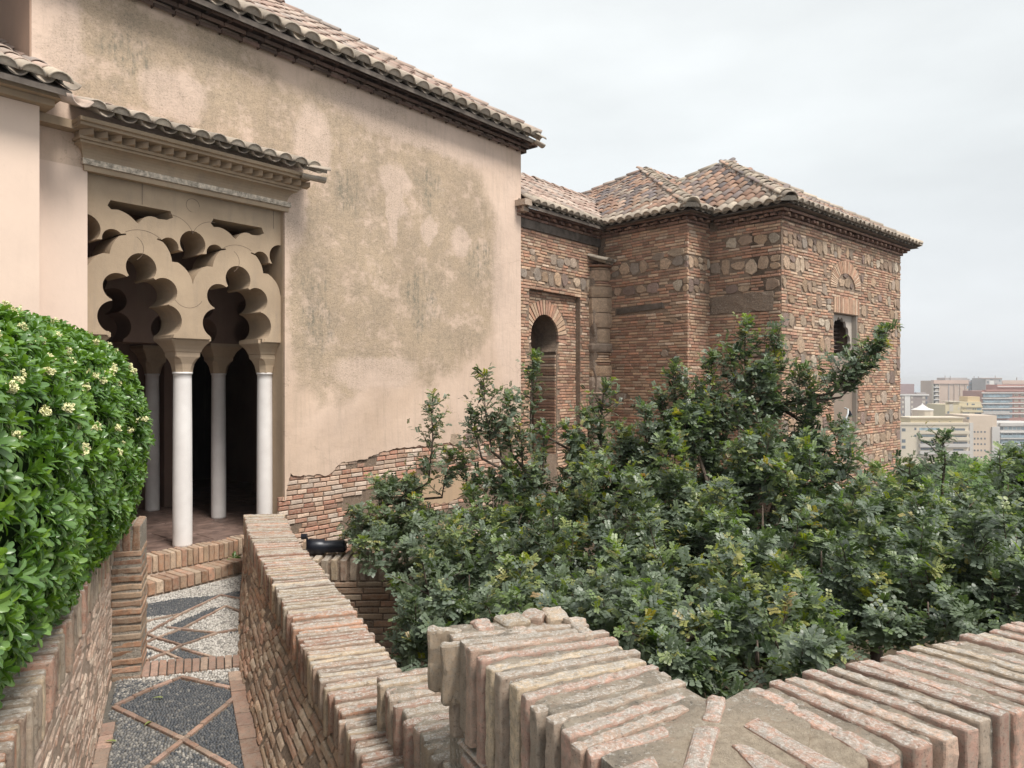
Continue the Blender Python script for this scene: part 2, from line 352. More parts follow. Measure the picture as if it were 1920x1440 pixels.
class Pieces:
    """collects pieces; the 300 that show largest become objects, the rest one joined mesh"""
    def __init__(s, name, mat, parent, smooth=False, limit=300, stuffname=None):
        s.name, s.mat, s.parent, s.smooth, s.limit = name, mat, parent, smooth, limit; s.p = []; s.sn = stuffname or name+'_mass'
    def add(s, V, Fc, var=None, boost=1.):
        V = np.asarray(V, float)
        if var is None: var = (random.random(), random.random(), random.random())
        s.p.append((V, Fc, var, boost))
    def flush(s):
        def score(q):
            V = q[0]; Y = V[:, 1]
            if Y.min() < .3: return 0
            px = V[:, 0]/Y*FP+HX; py = HY-V[:, 2]/Y*FP
            a = (px.max()-px.min())*(py.max()-py.min())
            cx, cy = px.mean(), py.mean()
            if cx < -10 or cx > 1930 or cy < -10 or cy > 1450: a *= .001
            return a*q[3]
        s.p.sort(key=score, reverse=True)
        for V, Fc, var, b in s.p[:s.limit]:
            mesh_obj(s.name, V, Fc, s.mat, s.parent, var, s.smooth)
        rest = s.p[s.limit:]
        if rest:
            off = 0; VV = []; FF = []; CC = []
            for V, Fc, var, b in rest:
                VV.append(V); FF += [tuple(i+off for i in f) for f in Fc]; off += len(V); CC.append(np.tile(np.asarray(var, np.float32), (len(V), 1)))
            o = mesh_obj(s.sn, np.concatenate(VV), FF, s.mat, s.parent, np.concatenate(CC), s.smooth)
            o['kind'] = 'stuff'
def nv(p, f, amp):
    q = Vector((p[0]*f, p[1]*f, p[2]*f)); n = noise.noise_vector(q)
    return np.array((n[0], n[1], n[2]))*amp

# generic box face topology
BOXF = [(0, 3, 2, 1), (4, 5, 6, 7), (0, 1, 5, 4), (1, 2, 6, 5), (2, 3, 7, 6), (3, 0, 4, 7)]
def box8(quad, z0, z1):
    """quad: four xy counter-clockwise"""
    return [(x, y, z0) for x, y in quad]+[(x, y, z1) for x, y in quad]
def boxobj(name, quad, z0, z1, mat, parent=None, kind=None):
    o = mesh_obj(name, box8(quad, z0, z1), BOXF, mat, parent, (random.random(), .5, .5))
    if kind: o['kind'] = kind
    return o
def rough_box(c8, nx, ny, nz, r=.008, amp=.004, freq=14., seed=0):
    """c8 corners as box8; returns grid-surfaced rounded box. nx along edge0-1, ny along 1-2, nz up"""
    c = np.asarray(c8, float)
    ex = np.linalg.norm(c[1]-c[0]); ey = np.linalg.norm(c[3]-c[0]); ez = np.linalg.norm(c[4]-c[0])
    def grid(n, ln):
        g = [0.] + [min(.45, r/ln)] + list(np.linspace(min(.45, r/ln), 1-min(.45, r/ln), n+1)[1:-1]) + [1-min(.45, r/ln)] + [1.]
        return g
    GX, GY, GZ = grid(nx, ex), grid(ny, ey), grid(nz, ez)
    V = []; idx = {}; Fc = []
    def vert(i, j, k):
        key = (i, j, k)
        if key in idx: return idx[key]
        u, v, w_ = GX[i], GY[j], GZ[k]
        # rounding: pull points that are on 2+ boundary planes inwards
        on = [i in (0, len(GX)-1), j in (0, len(GY)-1), k in (0, len(GZ)-1)]
        n_on = sum(on)
        if n_on >= 2:
            f = .3 if n_on == 2 else .42
            if on[0]: u = u+(r/ex*f if u < .5 else -r/ex*f)
            if on[1]: v = v+(r/ey*f if v < .5 else -r/ey*f)
            if on[2]: w_ = w_+(r/ez*f if w_ < .5 else -r/ez*f)
        b = (c[0]*(1-u)+c[1]*u)*(1-v)+(c[3]*(1-u)+c[2]*u)*v
        t = (c[4]*(1-u)+c[5]*u)*(1-v)+(c[7]*(1-u)+c[6]*u)*v
        p = b*(1-w_)+t*w_
        q = p+np.array((seed*3.1, seed*1.7, seed*.9))
        p = p+nv(q, freq, amp)+nv(q, freq*3.1, amp*.6)
        idx[key] = len(V); V.append(p); return idx[key]
    X, Y, Z = len(GX)-1, len(GY)-1, len(GZ)-1
    for i in range(X):
        for j in range(Y):
            Fc.append((vert(i, j, Z), vert(i+1, j, Z), vert(i+1, j+1, Z), vert(i, j+1, Z)))
    for i in range(X):
        for k in range(Z):
            Fc.append((vert(i, 0, k), vert(i+1, 0, k), vert(i+1, 0, k+1), vert(i, 0, k+1)))
            Fc.append((vert(i+1, Y, k), vert(i, Y, k), vert(i, Y, k+1), vert(i+1, Y, k+1)))
    for j in range(Y):
        for k in range(Z):
            Fc.append((vert(X, j, k), vert(X, j+1, k), vert(X, j+1, k+1), vert(X, j, k+1)))
            Fc.append((vert(0, j+1, k), vert(0, j, k), vert(0, j, k+1), vert(0, j+1, k+1)))
    return np.array(V), Fc
class Fr:
    def __init__(s, o, d, n): s.o, s.d, s.n = o, d, n
    def __call__(s, t, n, z): return (s.o[0]+s.d[0]*t+s.n[0]*n, s.o[1]+s.d[1]*t+s.n[1]*n, z)
    def quad(s, t0, t1, n0, n1):
        a = [s(t0, n1, 0), s(t1, n1, 0), s(t1, n0, 0), s(t0, n0, 0)]; return [(p[0], p[1]) for p in a]
    def box(s, name, t0, t1, n0, n1, z0, z1, mat, parent=None, kind=None):
        return boxobj(name, s.quad(t0, t1, n0, n1), z0, z1, mat, parent, kind)
def onz(px, py, z):
    Y = -z*FP/(py-HY); return ((px-HX)/FP*Y, Y)
def at(px, py, Y): return Vector(((px-HX)/FP*Y, Y, (HY-py)/FP*Y))

def face_brick(P, t0, t1, z0, z1, proud=.012, back=.03, ch=.006, jit=.004):
    """P(t,n,z) with n outward: chamfered brick on a wall face. 12 verts, 9 quads"""
    j = lambda: random.uniform(-jit, jit)
    pr = proud+random.uniform(-.004, .005)
    tilt = random.uniform(-.003, .003)
    a = []
    for (t, z) in ((t0, z0), (t1, z0), (t1, z1), (t0, z1)): a.append(P(t, -back, z))
    js = [(j(), j()) for _ in range(4)]
    for (t, z), (jt, jz) in zip(((t0, z0), (t1, z0), (t1, z1), (t0, z1)), js): a.append(P(t+jt, pr-ch, z+jz*.6))
    c = ch*1.1
    for (t, z), (jt, jz) in zip(((t0+c, z0+c), (t1-c, z0+c), (t1-c, z1-c), (t0+c, z1-c)), js): a.append(P(t+jt, pr+random.uniform(-.002, .002)+(tilt if t > t0+.02 else -tilt), z+jz*.6))
    Fc = [(8, 9, 10, 11)]
    for i in range(4):
        k = (i+1) % 4
        Fc.append((4+i, 4+k, 8+k, 8+i)); Fc.append((i, k, 4+k, 4+i))
    return a, Fc
def face_stone(P, t, z, w_, h, proud=.018, back=.03, nn=7):
    ang0 = random.random(); pts = []; sq = random.uniform(2.6, 6)
    for i in range(nn):
        a = 2*math.pi*(i+random.uniform(-.25, .25))/nn+ang0
        ca, sa = math.cos(a), math.sin(a)
        rr = 1/((abs(ca)**sq+abs(sa)**sq)**(1/sq))*random.uniform(.84, 1.06)
        pts.append((ca*rr*w_/2*1.03, sa*rr*h/2*1.05))
    V = [P(t+x, -back, z+y) for x, y in pts]
    V += [P(t+x, proud*.35, z+y) for x, y in pts]
    V += [P(t+x*.93, proud*random.uniform(.7, 1.3), z+y*.91) for x, y in pts]
    V.append(P(t, proud*1.02, z)); n = nn; Fc = []
    for i in range(n):
        k = (i+1) % n
        Fc += [(i, k, n+k, n+i), (n+i, n+k, 2*n+k, 2*n+i), (2*n+i, 2*n+k, 3*n)]
    return V, Fc
def brick_field(P, T0, T1, z0, z1, course, bp, sp=None, skip=None, bands=(), blen=(.13, .25), joint=.010, sprob=1., wob=.006, proud=.012, off=0.):
    """fills a wall region with courses of bricks; bands = [(za, zb, prob, wmin, wmax)] rubble bands."""
    z = z0
    inband = lambda zz: next((b for b in bands if b[0] <= zz <= b[1]), None)
    ph = random.random()*9
    wv = lambda t, zz: wob*math.sin(t*2.3+ph+zz*1.7)+wob*.5*math.sin(t*7.1+ph*2)
    stones = []
    for b in bands:
        t = T0+random.uniform(0, .05)
        while t < T1-.06:
            sw = random.uniform(b[3], b[4])
            if t+sw > T1: sw = T1-t
            if random.random() < b[2] and sw > .07:
                h = (b[1]-b[0])
                if h > .2 and sw < .2 and random.random() < .35:    # two small ones stacked
                    segs = [(b[0]+h*.25, h*.5), (b[0]+h*.76, h*.46)]
                else: segs = [(b[0]+h/2+random.uniform(-.03, .03), h*random.uniform(.60, 1.12))]
                for zc, hh in segs:
                    if not (skip and (skip(t+sw/2, zc) or skip(t, zc) or skip(t+sw, zc) or skip(t+sw/2, zc+hh/2) or skip(t+sw/2, zc-hh/2))):
                        V, Fc = face_stone(P, t+sw/2+off, zc, sw*.96, hh)
                        sp.add(V, Fc, None, 1.)
                        stones.append((t, t+sw, zc-hh/2, zc+hh/2))
            t += sw+.004
    if bands:
        for _ in range(int((T1-T0)*(z1-z0)*1.3)):
            t_, z_ = random.uniform(T0+.12, T1-.12), random.uniform(max(z0, -1.9)+.1, z1-.12); sw, sh = random.uniform(.12, .24), random.uniform(.08, .17)
            if skip and any(skip(t_+a*sw, z_+b*sh) for a in (-.6, 0, .6) for b in (-.6, 0, .6)): continue
            if any(s0 < t_+sw/2 and s1 > t_-sw/2 and s2 < z_+sh/2 and s3 > z_-sh/2 for s0, s1, s2, s3 in stones): continue
            if random.random() < .55 and T1-T0 < 3: continue
            V, Fc = face_stone(P, t_+off, z_, sw, sh); sp.add(V, Fc); stones.append((t_-sw/2, t_+sw/2, z_-sh/2, z_+sh/2))
    while z < z1-.01:
        h = course*random.uniform(.93, 1.07)
        t = T0-random.uniform(0, .12)
        while t < T1:
            ln = random.uniform(*blen); a, b_ = max(t, T0), min(t+ln, T1); t += ln+joint
            if b_-a < .035: continue
            zc = z+h/2; tm = (a+b_)/2
            if skip and (skip(tm, zc) or (skip(a, zc) and skip(b_, zc))): 
                continue
            if skip:     # trim to the opening edge
                if skip(a, zc):
                    while skip(a, zc) and a < b_: a += .01
                if skip(b_, zc):
                    while skip(b_, zc) and b_ > a: b_ -= .01
                if b_-a < .03: continue
            if any(s0 < tm+.02 and s1 > tm-.02 and s2 < zc+.012 and s3 > zc-.012 for s0, s1, s2, s3 in stones): continue
            ww = wv(tm, z)
            V, Fc = face_brick(P, a+off, b_+off, z+ww+.003, min(z+h-joint, z1)+ww, proud)
            bp.add(V, Fc)
        z += h
    return stones
def tube(pts, rad, seg=7):
    pts = [Vector(p) for p in pts]; V = []; Fc = []
    for i, p in enumerate(pts):
        d = (pts[min(i+1, len(pts)-1)]-pts[max(i-1, 0)]).normalized()
        up = Vector((0, 0, 1)) if abs(d.z) < .9 else Vector((1, 0, 0))
        a = d.cross(up).normalized(); b = a.cross(d)
        r = rad[i] if hasattr(rad, '__len__') else rad
        for k in range(seg):
            th = 2*math.pi*k/seg; V.append(p+(a*math.cos(th)+b*math.sin(th))*r)
    for i in range(len(pts)-1):
        for k in range(seg):
            k2 = (k+1) % seg; Fc.append((i*seg+k, i*seg+k2, (i+1)*seg+k2, (i+1)*seg+k))
    Fc.append(tuple(range(seg))[::-1]); Fc.append(tuple((len(pts)-1)*seg+k for k in range(seg)))
    return [tuple(v) for v in V], Fc
def lathe(profile, c, seg=24, square=None):
    """profile list (r,z); c centre xy"""
    V = []; Fc = []
    for r, z in profile:
        for k in range(seg):
            th = 2*math.pi*k/seg; V.append((c[0]+r*math.cos(th), c[1]+r*math.sin(th), z))
    for i in range(len(profile)-1):
        for k in range(seg):
            k2 = (k+1) % seg; Fc.append((i*seg+k, i*seg+k2, (i+1)*seg+k2, (i+1)*seg+k))
    Fc.append(tuple(range(seg))[::-1]); Fc.append(tuple((len(profile)-1)*seg+k for k in range(seg)))
    return V, Fc
def poly_panel(name, loops, thick, P, mat, parent):
    """loops of (t,z): outer first then holes; filled and given thickness: front at n=0, back at n=-thick"""
    cu = bpy.data.curves.new('tmp', 'CURVE'); cu.dimensions = '2D'; cu.fill_mode = 'BOTH'; cu.extrude = thick/2
    for lp in loops:
        s = cu.splines.new('POLY'); s.points.add(len(lp)-1); s.use_cyclic_u = True
        for p, (x, y) in zip(s.points, lp): p.co = (x, y, 0, 1)
    o = bpy.data.objects.new('tmp', cu); COL.objects.link(o)
    dg = bpy.context.evaluated_depsgraph_get(); me = bpy.data.meshes.new_from_object(o.evaluated_get(dg))
    bpy.data.objects.remove(o)
    n = len(me.vertices); co = np.zeros(n*3); me.vertices.foreach_get('co', co); co = co.reshape(-1, 3)
    V = np.array([P(a, c-thick/2, b) for a, b, c in co])
    uv = co[:, :2].copy()
    Fc = [tuple(p.vertices) for p in me.polygons]
    ob = mesh_obj(name, V, Fc, mat, parent, uv=uv)
    import bmesh
    bm = bmesh.new(); bm.from_mesh(ob.data); bmesh.ops.remove_doubles(bm, verts=bm.verts, dist=1e-5); bmesh.ops.recalc_face_normals(bm, faces=bm.faces); bm.to_mesh(ob.data); bm.free()
    return ob
def arc(cx, cz, r, a0, a1, n=12):
    return [(cx+r*math.cos(R_(a0+(a1-a0)*i/n)), cz+r*math.sin(R_(a0+(a1-a0)*i/n))) for i in range(n+1)]

# ------------------------------------------------------------------ frames measured from the place
A = (.6388, .7694); N_ = (.7694, -.6388); C0 = (-3.80, 8.13)
MW = Fr(C0, A, N_)                      # main wall frame: t along the wall, n towards the garden
Bd = (.673, -.740); A2 = (.740, .673)
nB = (-.740, -.673)                     # outward normal of faces running along Bd
J = (1.765, 14.363); Rc = (3.161, 12.827); Sc = (3.703, 13.320); Q = (4.656, 12.272)
WB = Fr(J, Bd, nB); WR = Fr(Rc, A2, Bd); WS = Fr(Sc, Bd, nB); WT = Fr(Q, A2, Bd)

# ------------------------------------------------------------------ terrain, sea, path floor
GZ = -46
def sheet(name, pts, mat, kind='structure'):
    V = [p for p in pts]; o = mesh_obj(name, V, [tuple(range(len(V)))], mat); o['kind'] = kind; return o
M_city_ground = simple('city_ground', (.16, .155, .14), .9, .2, 0, .02, .3)
M_sea = simple('sea_water', (.20, .27, .33), .35, .5, 0, .01, .1)
sheet('city_ground', [(-6000, 60, GZ), (6000, 60, GZ), (6000, 900, GZ), (-6000, 900, GZ)], M_city_ground)
sheet('sea', [(-15000, 900, GZ-.3), (15000, 900, GZ-.3), (15000, 16000, GZ-.3), (-15000, 16000, GZ-.3)], M_sea)
def terrain():
    V = []; Fc = []; nx, ny = 60, 50
    for j in range(ny+1):
        for i in range(nx+1):
            x = -30+90*i/nx; y = -6+106*(j/ny)**1.6
            d = max(0, y-17)+max(0, x-9)*.9
            z = -3.6-.10*max(0, x-1)-d*.36+.10*noise.noise(Vector((x*.7, y*.7, 0)))
            if x < -1.0 and y > 4: z = min(z, -3.3)
            V.append((x, y, max(z, GZ-.6)))
    for j in range(ny):
        for i in range(nx):
            a = j*(nx+1)+i; Fc.append((a, a+1, a+nx+2, a+nx+1))
    o = mesh_obj('garden_terrain', V, Fc, M_earth, smooth=True); o['kind'] = 'structure'
terrain()

# right parapet plan (top-left, top-right, bottom-left)
TL = [(-3.10, 8.20), (-2.54, 6.92), (-1.92, 5.62), (-1.48, 4.70), (-1.18, 4.06), (-.906, 3.51), (-.718, 3.11), (-.40, 2.40), (-.05, 1.7)]
TRr = [(-2.66, 8.26), (-2.13, 7.0), (-1.52, 5.75), (-1.08, 4.84), (-.79, 4.20), (-.51, 3.66), (-.33, 3.27), (-.0, 2.56), (.36, 1.86)]
BL = [(-3.12, 8.20), (-2.66, 6.92), (-2.165, 5.62), (-1.735, 4.70), (-1.43, 4.06), (-1.17, 3.51), (-.98, 3.11), (-.65, 2.40), (-.31, 1.7)]
seglen = [0.]
for i in range(1, len(TL)): seglen.append(seglen[-1]+math.hypot(TL[i][0]-TL[i-1][0], TL[i][1]-TL[i-1][1]))
def interp(pts, s):
    s = max(0, min(seglen[-1]-1e-6, s)); i = max(k for k in range(len(seglen)-1) if seglen[k] <= s)
    f = (s-seglen[i])/(seglen[i+1]-seglen[i])
    # catmull-rom for a smooth bend
    p0, p1, p2, p3 = pts[max(i-1, 0)], pts[i], pts[i+1], pts[min(i+2, len(pts)-1)]
    def cr(a, b, c, d): return b+.5*f*(c-a+f*(2*a-5*b+4*c-d+f*(3*(b-c)+d-a)))
    return (cr(p0[0], p1[0], p2[0], p3[0]), cr(p0[1], p1[1], p2[1], p3[1]))
PZ = -2.24; FZ = -1.90
LW = Fr((-2.974, 5.30), (.4203, -.9074), (.9074, .4203))     # left parapet: t towards the camera, n towards the path
path_poly = [(-4.2, 7.0)]
ground = [(-5.2, 8.6, PZ-.012), (-4.3, 4.5, PZ-.012), (-1.8, -2.0, PZ-.012), (1.2, -2.0, PZ-.012), (.3, 1.0, PZ-.012), (-.2, 2.4, PZ-.012), (-1.0, 4.2, PZ-.012), (-2.4, 8.6, PZ-.012)]
path = mesh_obj('cobbled_path', ground, [tuple(range(8))], M_pebmortar); path['kind'] = 'structure'; PW['cobbled_path'] = Vector(path.location)

# ------------------------------------------------------------------ path pattern
Z1 = lambda x, y: onz(x/3., 960+y/3., PZ)      # measured on the path plane
def strip_between(p, q, w_, pcs, brickl=.16, zt=PZ+.006):
    p = Vector(p); q = Vector(q); d = q-p; ln = d.length; d.normalize(); n = Vector((-d.y, d.x)); t = 0
    while t < ln-.02:
        b = min(brickl*random.uniform(.85, 1.15), ln-t); a0 = p+d*t; a1 = p+d*(t+b-.006)
        c8 = box8([tuple(a0-n*w_/2), tuple(a1-n*w_/2), tuple(a1+n*w_/2), tuple(a0+n*w_/2)], PZ-.03, zt+random.uniform(-.002, .003))
        V, Fc = rough_box(c8, 2, 1, 1, .005, .002)
        pcs.append((V, Fc)); t += b
strips = []
segs = [((1240, 465), (1020, 570)), ((1020, 570), (770, 712)), ((1240, 465), (1356, 486)),
        ((1270, 526), (1030, 652)), ((1030, 652), (880, 705)), ((880, 705), (770, 750)), ((1270, 526), (1356, 560)),
        ((770, 625), (1010, 572)), ((940, 645), (1010, 655)), ((1010, 655), (1220, 680)), ((1220, 680), (1020, 747)), ((1020, 747), (880, 705)),
        ((1220, 680), (1358, 655)), ((1020, 747), (935, 790)), ((935, 790), (1030, 832)), ((1020, 765), (1195, 815)), ((880, 705), (770, 660)), ((935, 790), (820, 835)), ((935, 790), (770, 735)),
        ((640, 1092), (1030, 1277)), ((1030, 1277), (1290, 1425)), ((1352, 1016), (1030, 1277)), ((1030, 1277), (840, 1425)),
        ((650, 1085), (860, 985)), ((860, 985), (1018, 927)), ((1018, 927), (1330, 992)), ((840, 1425), (560, 1640)), ((1290, 1425), (1490, 1560))]
for i, (a, b) in enumerate(segs):
    near = a[1] > 900
    pa, pb = Z1(*a), Z1(*b)
    strip_between(pa, pb, .034 if near else .024, strips)
PSt = Pieces('terracotta_strip', M_strip, path)
for V, Fc in strips: PSt.add(V, Fc)
PSt.flush()
# brick band across the path and border bricks
PB = Pieces('border_brick', M_strip, path)
bl0, bl1, br0, br1 = Z1(745, 936), Z1(755, 850), Z1(1352, 868), Z1(1352, 808)
nb = 13
for i in range(nb):
    f0, f1 = i/nb+.004, (i+1)/nb-.006
    lerp = lambda a, b, f: (a[0]+(b[0]-a[0])*f, a[1]+(b[1]-a[1])*f)
    V, Fc = rough_box(box8([lerp(bl0, br0, f0), lerp(bl0, br0, f1), lerp(bl1, br1, f1), lerp(bl1, br1, f0)], PZ-.04, PZ+.010+random.uniform(-.002, .004)), 2, 3, 1, .006, .003)
    PB.add(V, Fc)
t = 5.3
edgeR = []
yy = 5.45
while yy > 1.95:
    def bx(y):
        # bottom-left line of the right parapet
        for (x0, y0), (x1, y1) in zip(BL[:-1], BL[1:]):
            if y1 <= y <= y0: return x0+(x1-x0)*(y0-y)/(y0-y1)
    y2 = yy-.17; xa, xb = bx(yy), bx(y2+.01)
    V, Fc = rough_box(box8([(xb-.085, y2+.01-.03), (xb+.02, y2+.01), (xa+.02, yy), (xa-.085, yy-.03)], PZ-.03, PZ+.009+random.uniform(-.002, .003)), 2, 2, 1, .006, .003)
    PB.add(V, Fc); yy = y2
for i in range(14):
    t0 = .75+i*.18
    q = LW.quad(t0, t0+.17, -.01, .07)
    V, Fc = rough_box(box8([q[3], q[2], q[1], q[0]][::-1], PZ-.03, PZ+.004+random.uniform(-.002, .003)), 2, 2, 1, .006, .003)
    PB.add(V, Fc)
PB.flush()
darkpolys = [[(790, 520), (1000, 484), (1235, 466), (1020, 570), (790, 592)], [(1270, 526), (1180, 540), (950, 640), (1030, 652)], [(1010, 655), (1220, 680), (1020, 745), (880, 705)],
             [(1020, 765), (1190, 815), (1030, 830), (940, 790)], [(770, 700), (845, 722), (770, 748)], [(770, 765), (865, 797), (770, 832)], [(1290, 450), (1356, 440), (1356, 484), (1250, 466)], [(1300, 680), (1358, 645), (1358, 672), (1230, 678)],
             [(645, 1092), (860, 985), (1018, 927), (1330, 992), (1352, 1016), (1030, 1277)], [(1352, 1025), (1470, 1430), (1490, 1560), (1290, 1425), (1035, 1277)]]
mixpolys = [[(560, 1130), (640, 1100), (1020, 1280), (800, 1450), (560, 1500)]]
dk = [[Z1(*p) for p in q] for q in darkpolys]; mx = [[Z1(*p) for p in q] for q in mixpolys]
def inpoly(poly, x, y):
    c = False; n = len(poly)
    for i in range(n):
        x1, y1 = poly[i]; x2, y2 = poly[(i+1) % n]
        if (y1 > y) != (y2 > y) and x < (x2-x1)*(y-y1)/(y2-y1)+x1: c = not c
    return c
def pebbles():
    ss = [(Vector(Z1(*a)), Vector(Z1(*b)), .026 if a[1] > 900 else .021) for a, b in segs]
    P = []; row = 0; y = 8.35; sp = .021
    while y > 2.0:
        x = -4.15+(row % 2)*sp*.5
        while x < -.5:
            px, py = x+random.uniform(-.003, .003), y+random.uniform(-.003, .003); x += sp*random.uniform(.9, 1.12)
            lt = (px+2.974)*.9074+(py-5.30)*.4203
            if py < 5.4 and lt < (.075 if py < 4.7 else .02): continue
            if py >= 5.4 and px < -4.1: continue
            if py > 7.26+(px+3.8)*1.29-.01: continue
            lim = None
            for (x0, y0), (x1, y1) in zip(BL[:-1], BL[1:]):
                if y1 <= py <= y0: lim = x0+(x1-x0)*(y0-py)/(y0-y1)
            if lim is None or px > lim-(.09 if py < 5.45 else 0): continue
            sx, sy = px/py*FP+HX, HY-PZ/py*FP
            if sy > 2100: continue
            z1x, z1y = sx*3, (sy-960)*3
            if 745 < z1x < 1360 and 850-(z1x-745)*.075 < z1y < 936-(z1x-745)*.11: continue
            bad = False
            for a, b, wd in ss:
                ab = b-a; f = max(0, min(1, (Vector((px, py))-a).dot(ab)/ab.length_squared))
                if (a+ab*f-Vector((px, py))).length < wd+.006: bad = True; break
            if bad: continue
            if any(inpoly(q, px, py) for q in dk): v = random.betavariate(2, 4)*.62
            elif any(inpoly(q, px, py) for q in mx): v = .18+random.random()*.38
            else:
                v = .46+random.random()*.42
                if py < 5.3: v = v*.72+(random.random() < .4)*-.28
            P.append((px, py, v))
        y -= sp*.80; row += 1
    n = len(P); P = np.array(P)
    ang = NP.uniform(-.5, .5, n)+np.pi*.15; a = NP.uniform(.0095, .0125, n); b = NP.uniform(.0062, .0085, n); h = NP.uniform(.006, .013, n)
    th = np.arange(6)*np.pi/3
    ring = np.stack([np.cos(th), np.sin(th)], 1)
    base = []
    for sc, hz in ((1., -.006), (.82, .62), (0, 1.)):
        rr = ring*sc if sc else np.zeros((1, 2))
        X = rr[:, 0][None]*a[:, None]; Y = rr[:, 1][None]*b[:, None]
        wx = X*np.cos(ang)[:, None]-Y*np.sin(ang)[:, None]+P[:, 0:1]; wy = X*np.sin(ang)[:, None]+Y*np.cos(ang)[:, None]+P[:, 1:2]
        wz = PZ-.008+(h[:, None]*hz if hz > 0 else -.004)+0*wx
        base.append(np.stack([wx, wy, wz], 2))
    V = np.concatenate(base, 1).reshape(-1, 3)
    f = []
    for i in range(6):
        k = (i+1) % 6; f.append((i, k, 6+k)); f.append((i, 6+k, 6+i)); f.append((6+i, 6+k, 12))
    f = np.array(f); Fc = (f[None]+(np.arange(n)*13)[:, None, None]).reshape(-1, 3)
    col = np.repeat(np.stack([P[:, 2], NP.rand(n), NP.rand(n)], 1), 13, 0)
    o = tri_mesh('pebble_paving', V, Fc, M_peb, path, col); o['kind'] = 'stuff'; o.data.shade_smooth()
def tri_mesh(name, V, T, mat, parent=None, col=None, loc=None):
    V = np.asarray(V, np.float32); T = np.asarray(T, np.int32)
    if loc is None: loc = (V.min(0)+V.max(0))/2
    loc = np.asarray(loc, np.float32)
    me = bpy.data.meshes.new(name); me.vertices.add(len(V)); me.vertices.foreach_set('co', (V-loc).ravel())
    k = T.shape[1]
    me.loops.add(T.size); me.loops.foreach_set('vertex_index', T.ravel())
    me.polygons.add(len(T)); me.polygons.foreach_set('loop_start', np.arange(0, T.size, k, dtype=np.int32)); me.polygons.foreach_set('loop_total', np.full(len(T), k, np.int32))
    me.update(calc_edges=True); me.materials.append(mat)
    if col is not None: setvar(me, col)
    return link(name, me, parent, Vector([float(x) for x in loc]))
pebbles()

# ------------------------------------------------------------------ steps
def step(ptsF, depth, ztop, zbot, n, label):
    th = thing('brick_step', (ptsF[0][0], ptsF[0][1], zbot), label, 'step', 'curved steps up to the arcade')
    f0, f1 = Vector(ptsF[0]), Vector(ptsF[1]); d = (f1-f0).normalized(); nb_ = Vector((-d.y, d.x))
    bulge = lambda f: -.05*(1-(2*f-1)**2)
    pc = Pieces('brick', M_wallbrick, th)
    for i in range(n):
        a, b = i/n+.003, (i+1)/n-.08/n
        pa = f0.lerp(f1, a)+nb_*bulge(a); pb = f0.lerp(f1, b)+nb_*bulge(b)
        zt = ztop+random.uniform(-.006, .006); o = nb_*random.uniform(-.008, .006)
        V, Fc = rough_box(box8([tuple(pa+o), tuple(pb+o), tuple(pb+nb_*depth), tuple(pa+nb_*depth)], zbot+.035, zt), 1, 4, 3, .010, .004)
        pc.add(V, Fc)
    pc.flush()
    # mortar bed
    V = []; m = 12
    for i in range(m+1):
        f = i/m; p = f0.lerp(f1, f)+nb_*(bulge(f)+.018); q = p+nb_*(depth+.15)
        V += [(p.x, p.y, zbot-.05), (p.x, p.y, ztop-.014), (q.x, q.y, ztop-.014), (q.x, q.y, zbot-.05)]
    Fc = []
    for i in range(m):
        for k in range(4):
            k2 = (k+1) % 4; Fc.append((i*4+k, i*4+k2, i*4+4+k2, i*4+4+k))
    Fc += [(3, 2, 1, 0), (m*4, m*4+1, m*4+2, m*4+3)]
    mesh_obj('mortar_bed', V, Fc, M_mortar_pink, th)
e0, e1 = onz(250, 1047.5, FZ), onz(472, 1006, FZ)
step((e0, e1), .22, FZ, PZ+.12, 22, 'upper curved step of brick on edge under the arcade columns')
e0, e1 = onz(245, 1102, -2.10), onz(472, 1048, -2.10)
step((e0, e1), .30, -2.09, PZ-.02, 17, 'lower curved step of brick on edge beside the cobbled path')
# low weed on the ledge at the right of the steps
# ------------------------------------------------------------------ portico floor
flo = MW.box('portico_floor', -1.6, 3.2, -5.5, -.02, FZ-.3, FZ-.012, M_mortar, kind='structure'); PW['portico_floor'] = Vector(flo.location)
PF = Pieces('floor_slab', M_slab, flo)
for i in range(9):
    n1 = -.03-i*.46; off = random.uniform(-.3, 0)
    t = -1.6+off
    while t < 3.1:
        ln = random.uniform(.35, .7); ta, tb = max(t, -1.6), min(t+ln, 3.2); t += ln
        if tb-ta < .08: continue
        q = MW.quad(ta+.005, tb-.005, n1-.45, n1)
        V, Fc = rough_box(box8(q[::-1], FZ-.05, FZ-.002+random.uniform(-.002, .004)), 2, 2, 1, .006, .003, 5)
        PF.add(V, Fc)
PF.flush()
# threshold wedge between step and arcade line
th0 = [onz(245, 1047, FZ), onz(470, 1006, FZ)]
tw = mesh_obj('threshold_floor', [(*onz(230, 1036, FZ), FZ-.016), (*onz(480, 996, FZ), FZ-.016), MW(1.6, -.02, FZ-.016), MW(-1.3, -.02, FZ-.016)], [(0, 1, 2, 3)], M_mortar); tw['kind'] = 'structure'
PW[tw.name] = Vector(tw.location)
PT = Pieces('floor_slab', M_slab, tw)
E0, E1 = Vector((*onz(245, 1040, FZ), 0)), Vector((*onz(475, 1001, FZ), 0)); G0, G1 = Vector(MW(-1.25, -.03, 0)), Vector(MW(1.5, -.03, 0))
for i in range(7):
    a, b = i/7+.003, (i+1)/7-.003
    q = [E0.lerp(E1, a), E0.lerp(E1, b), G0.lerp(G1, b), G0.lerp(G1, a)]
    V, Fc = rough_box(box8([(p.x, p.y) for p in q], FZ-.05, FZ-.003+random.uniform(-.002, .003)), 2, 3, 1, .006, .003, 5); PT.add(V, Fc)
PT.flush()

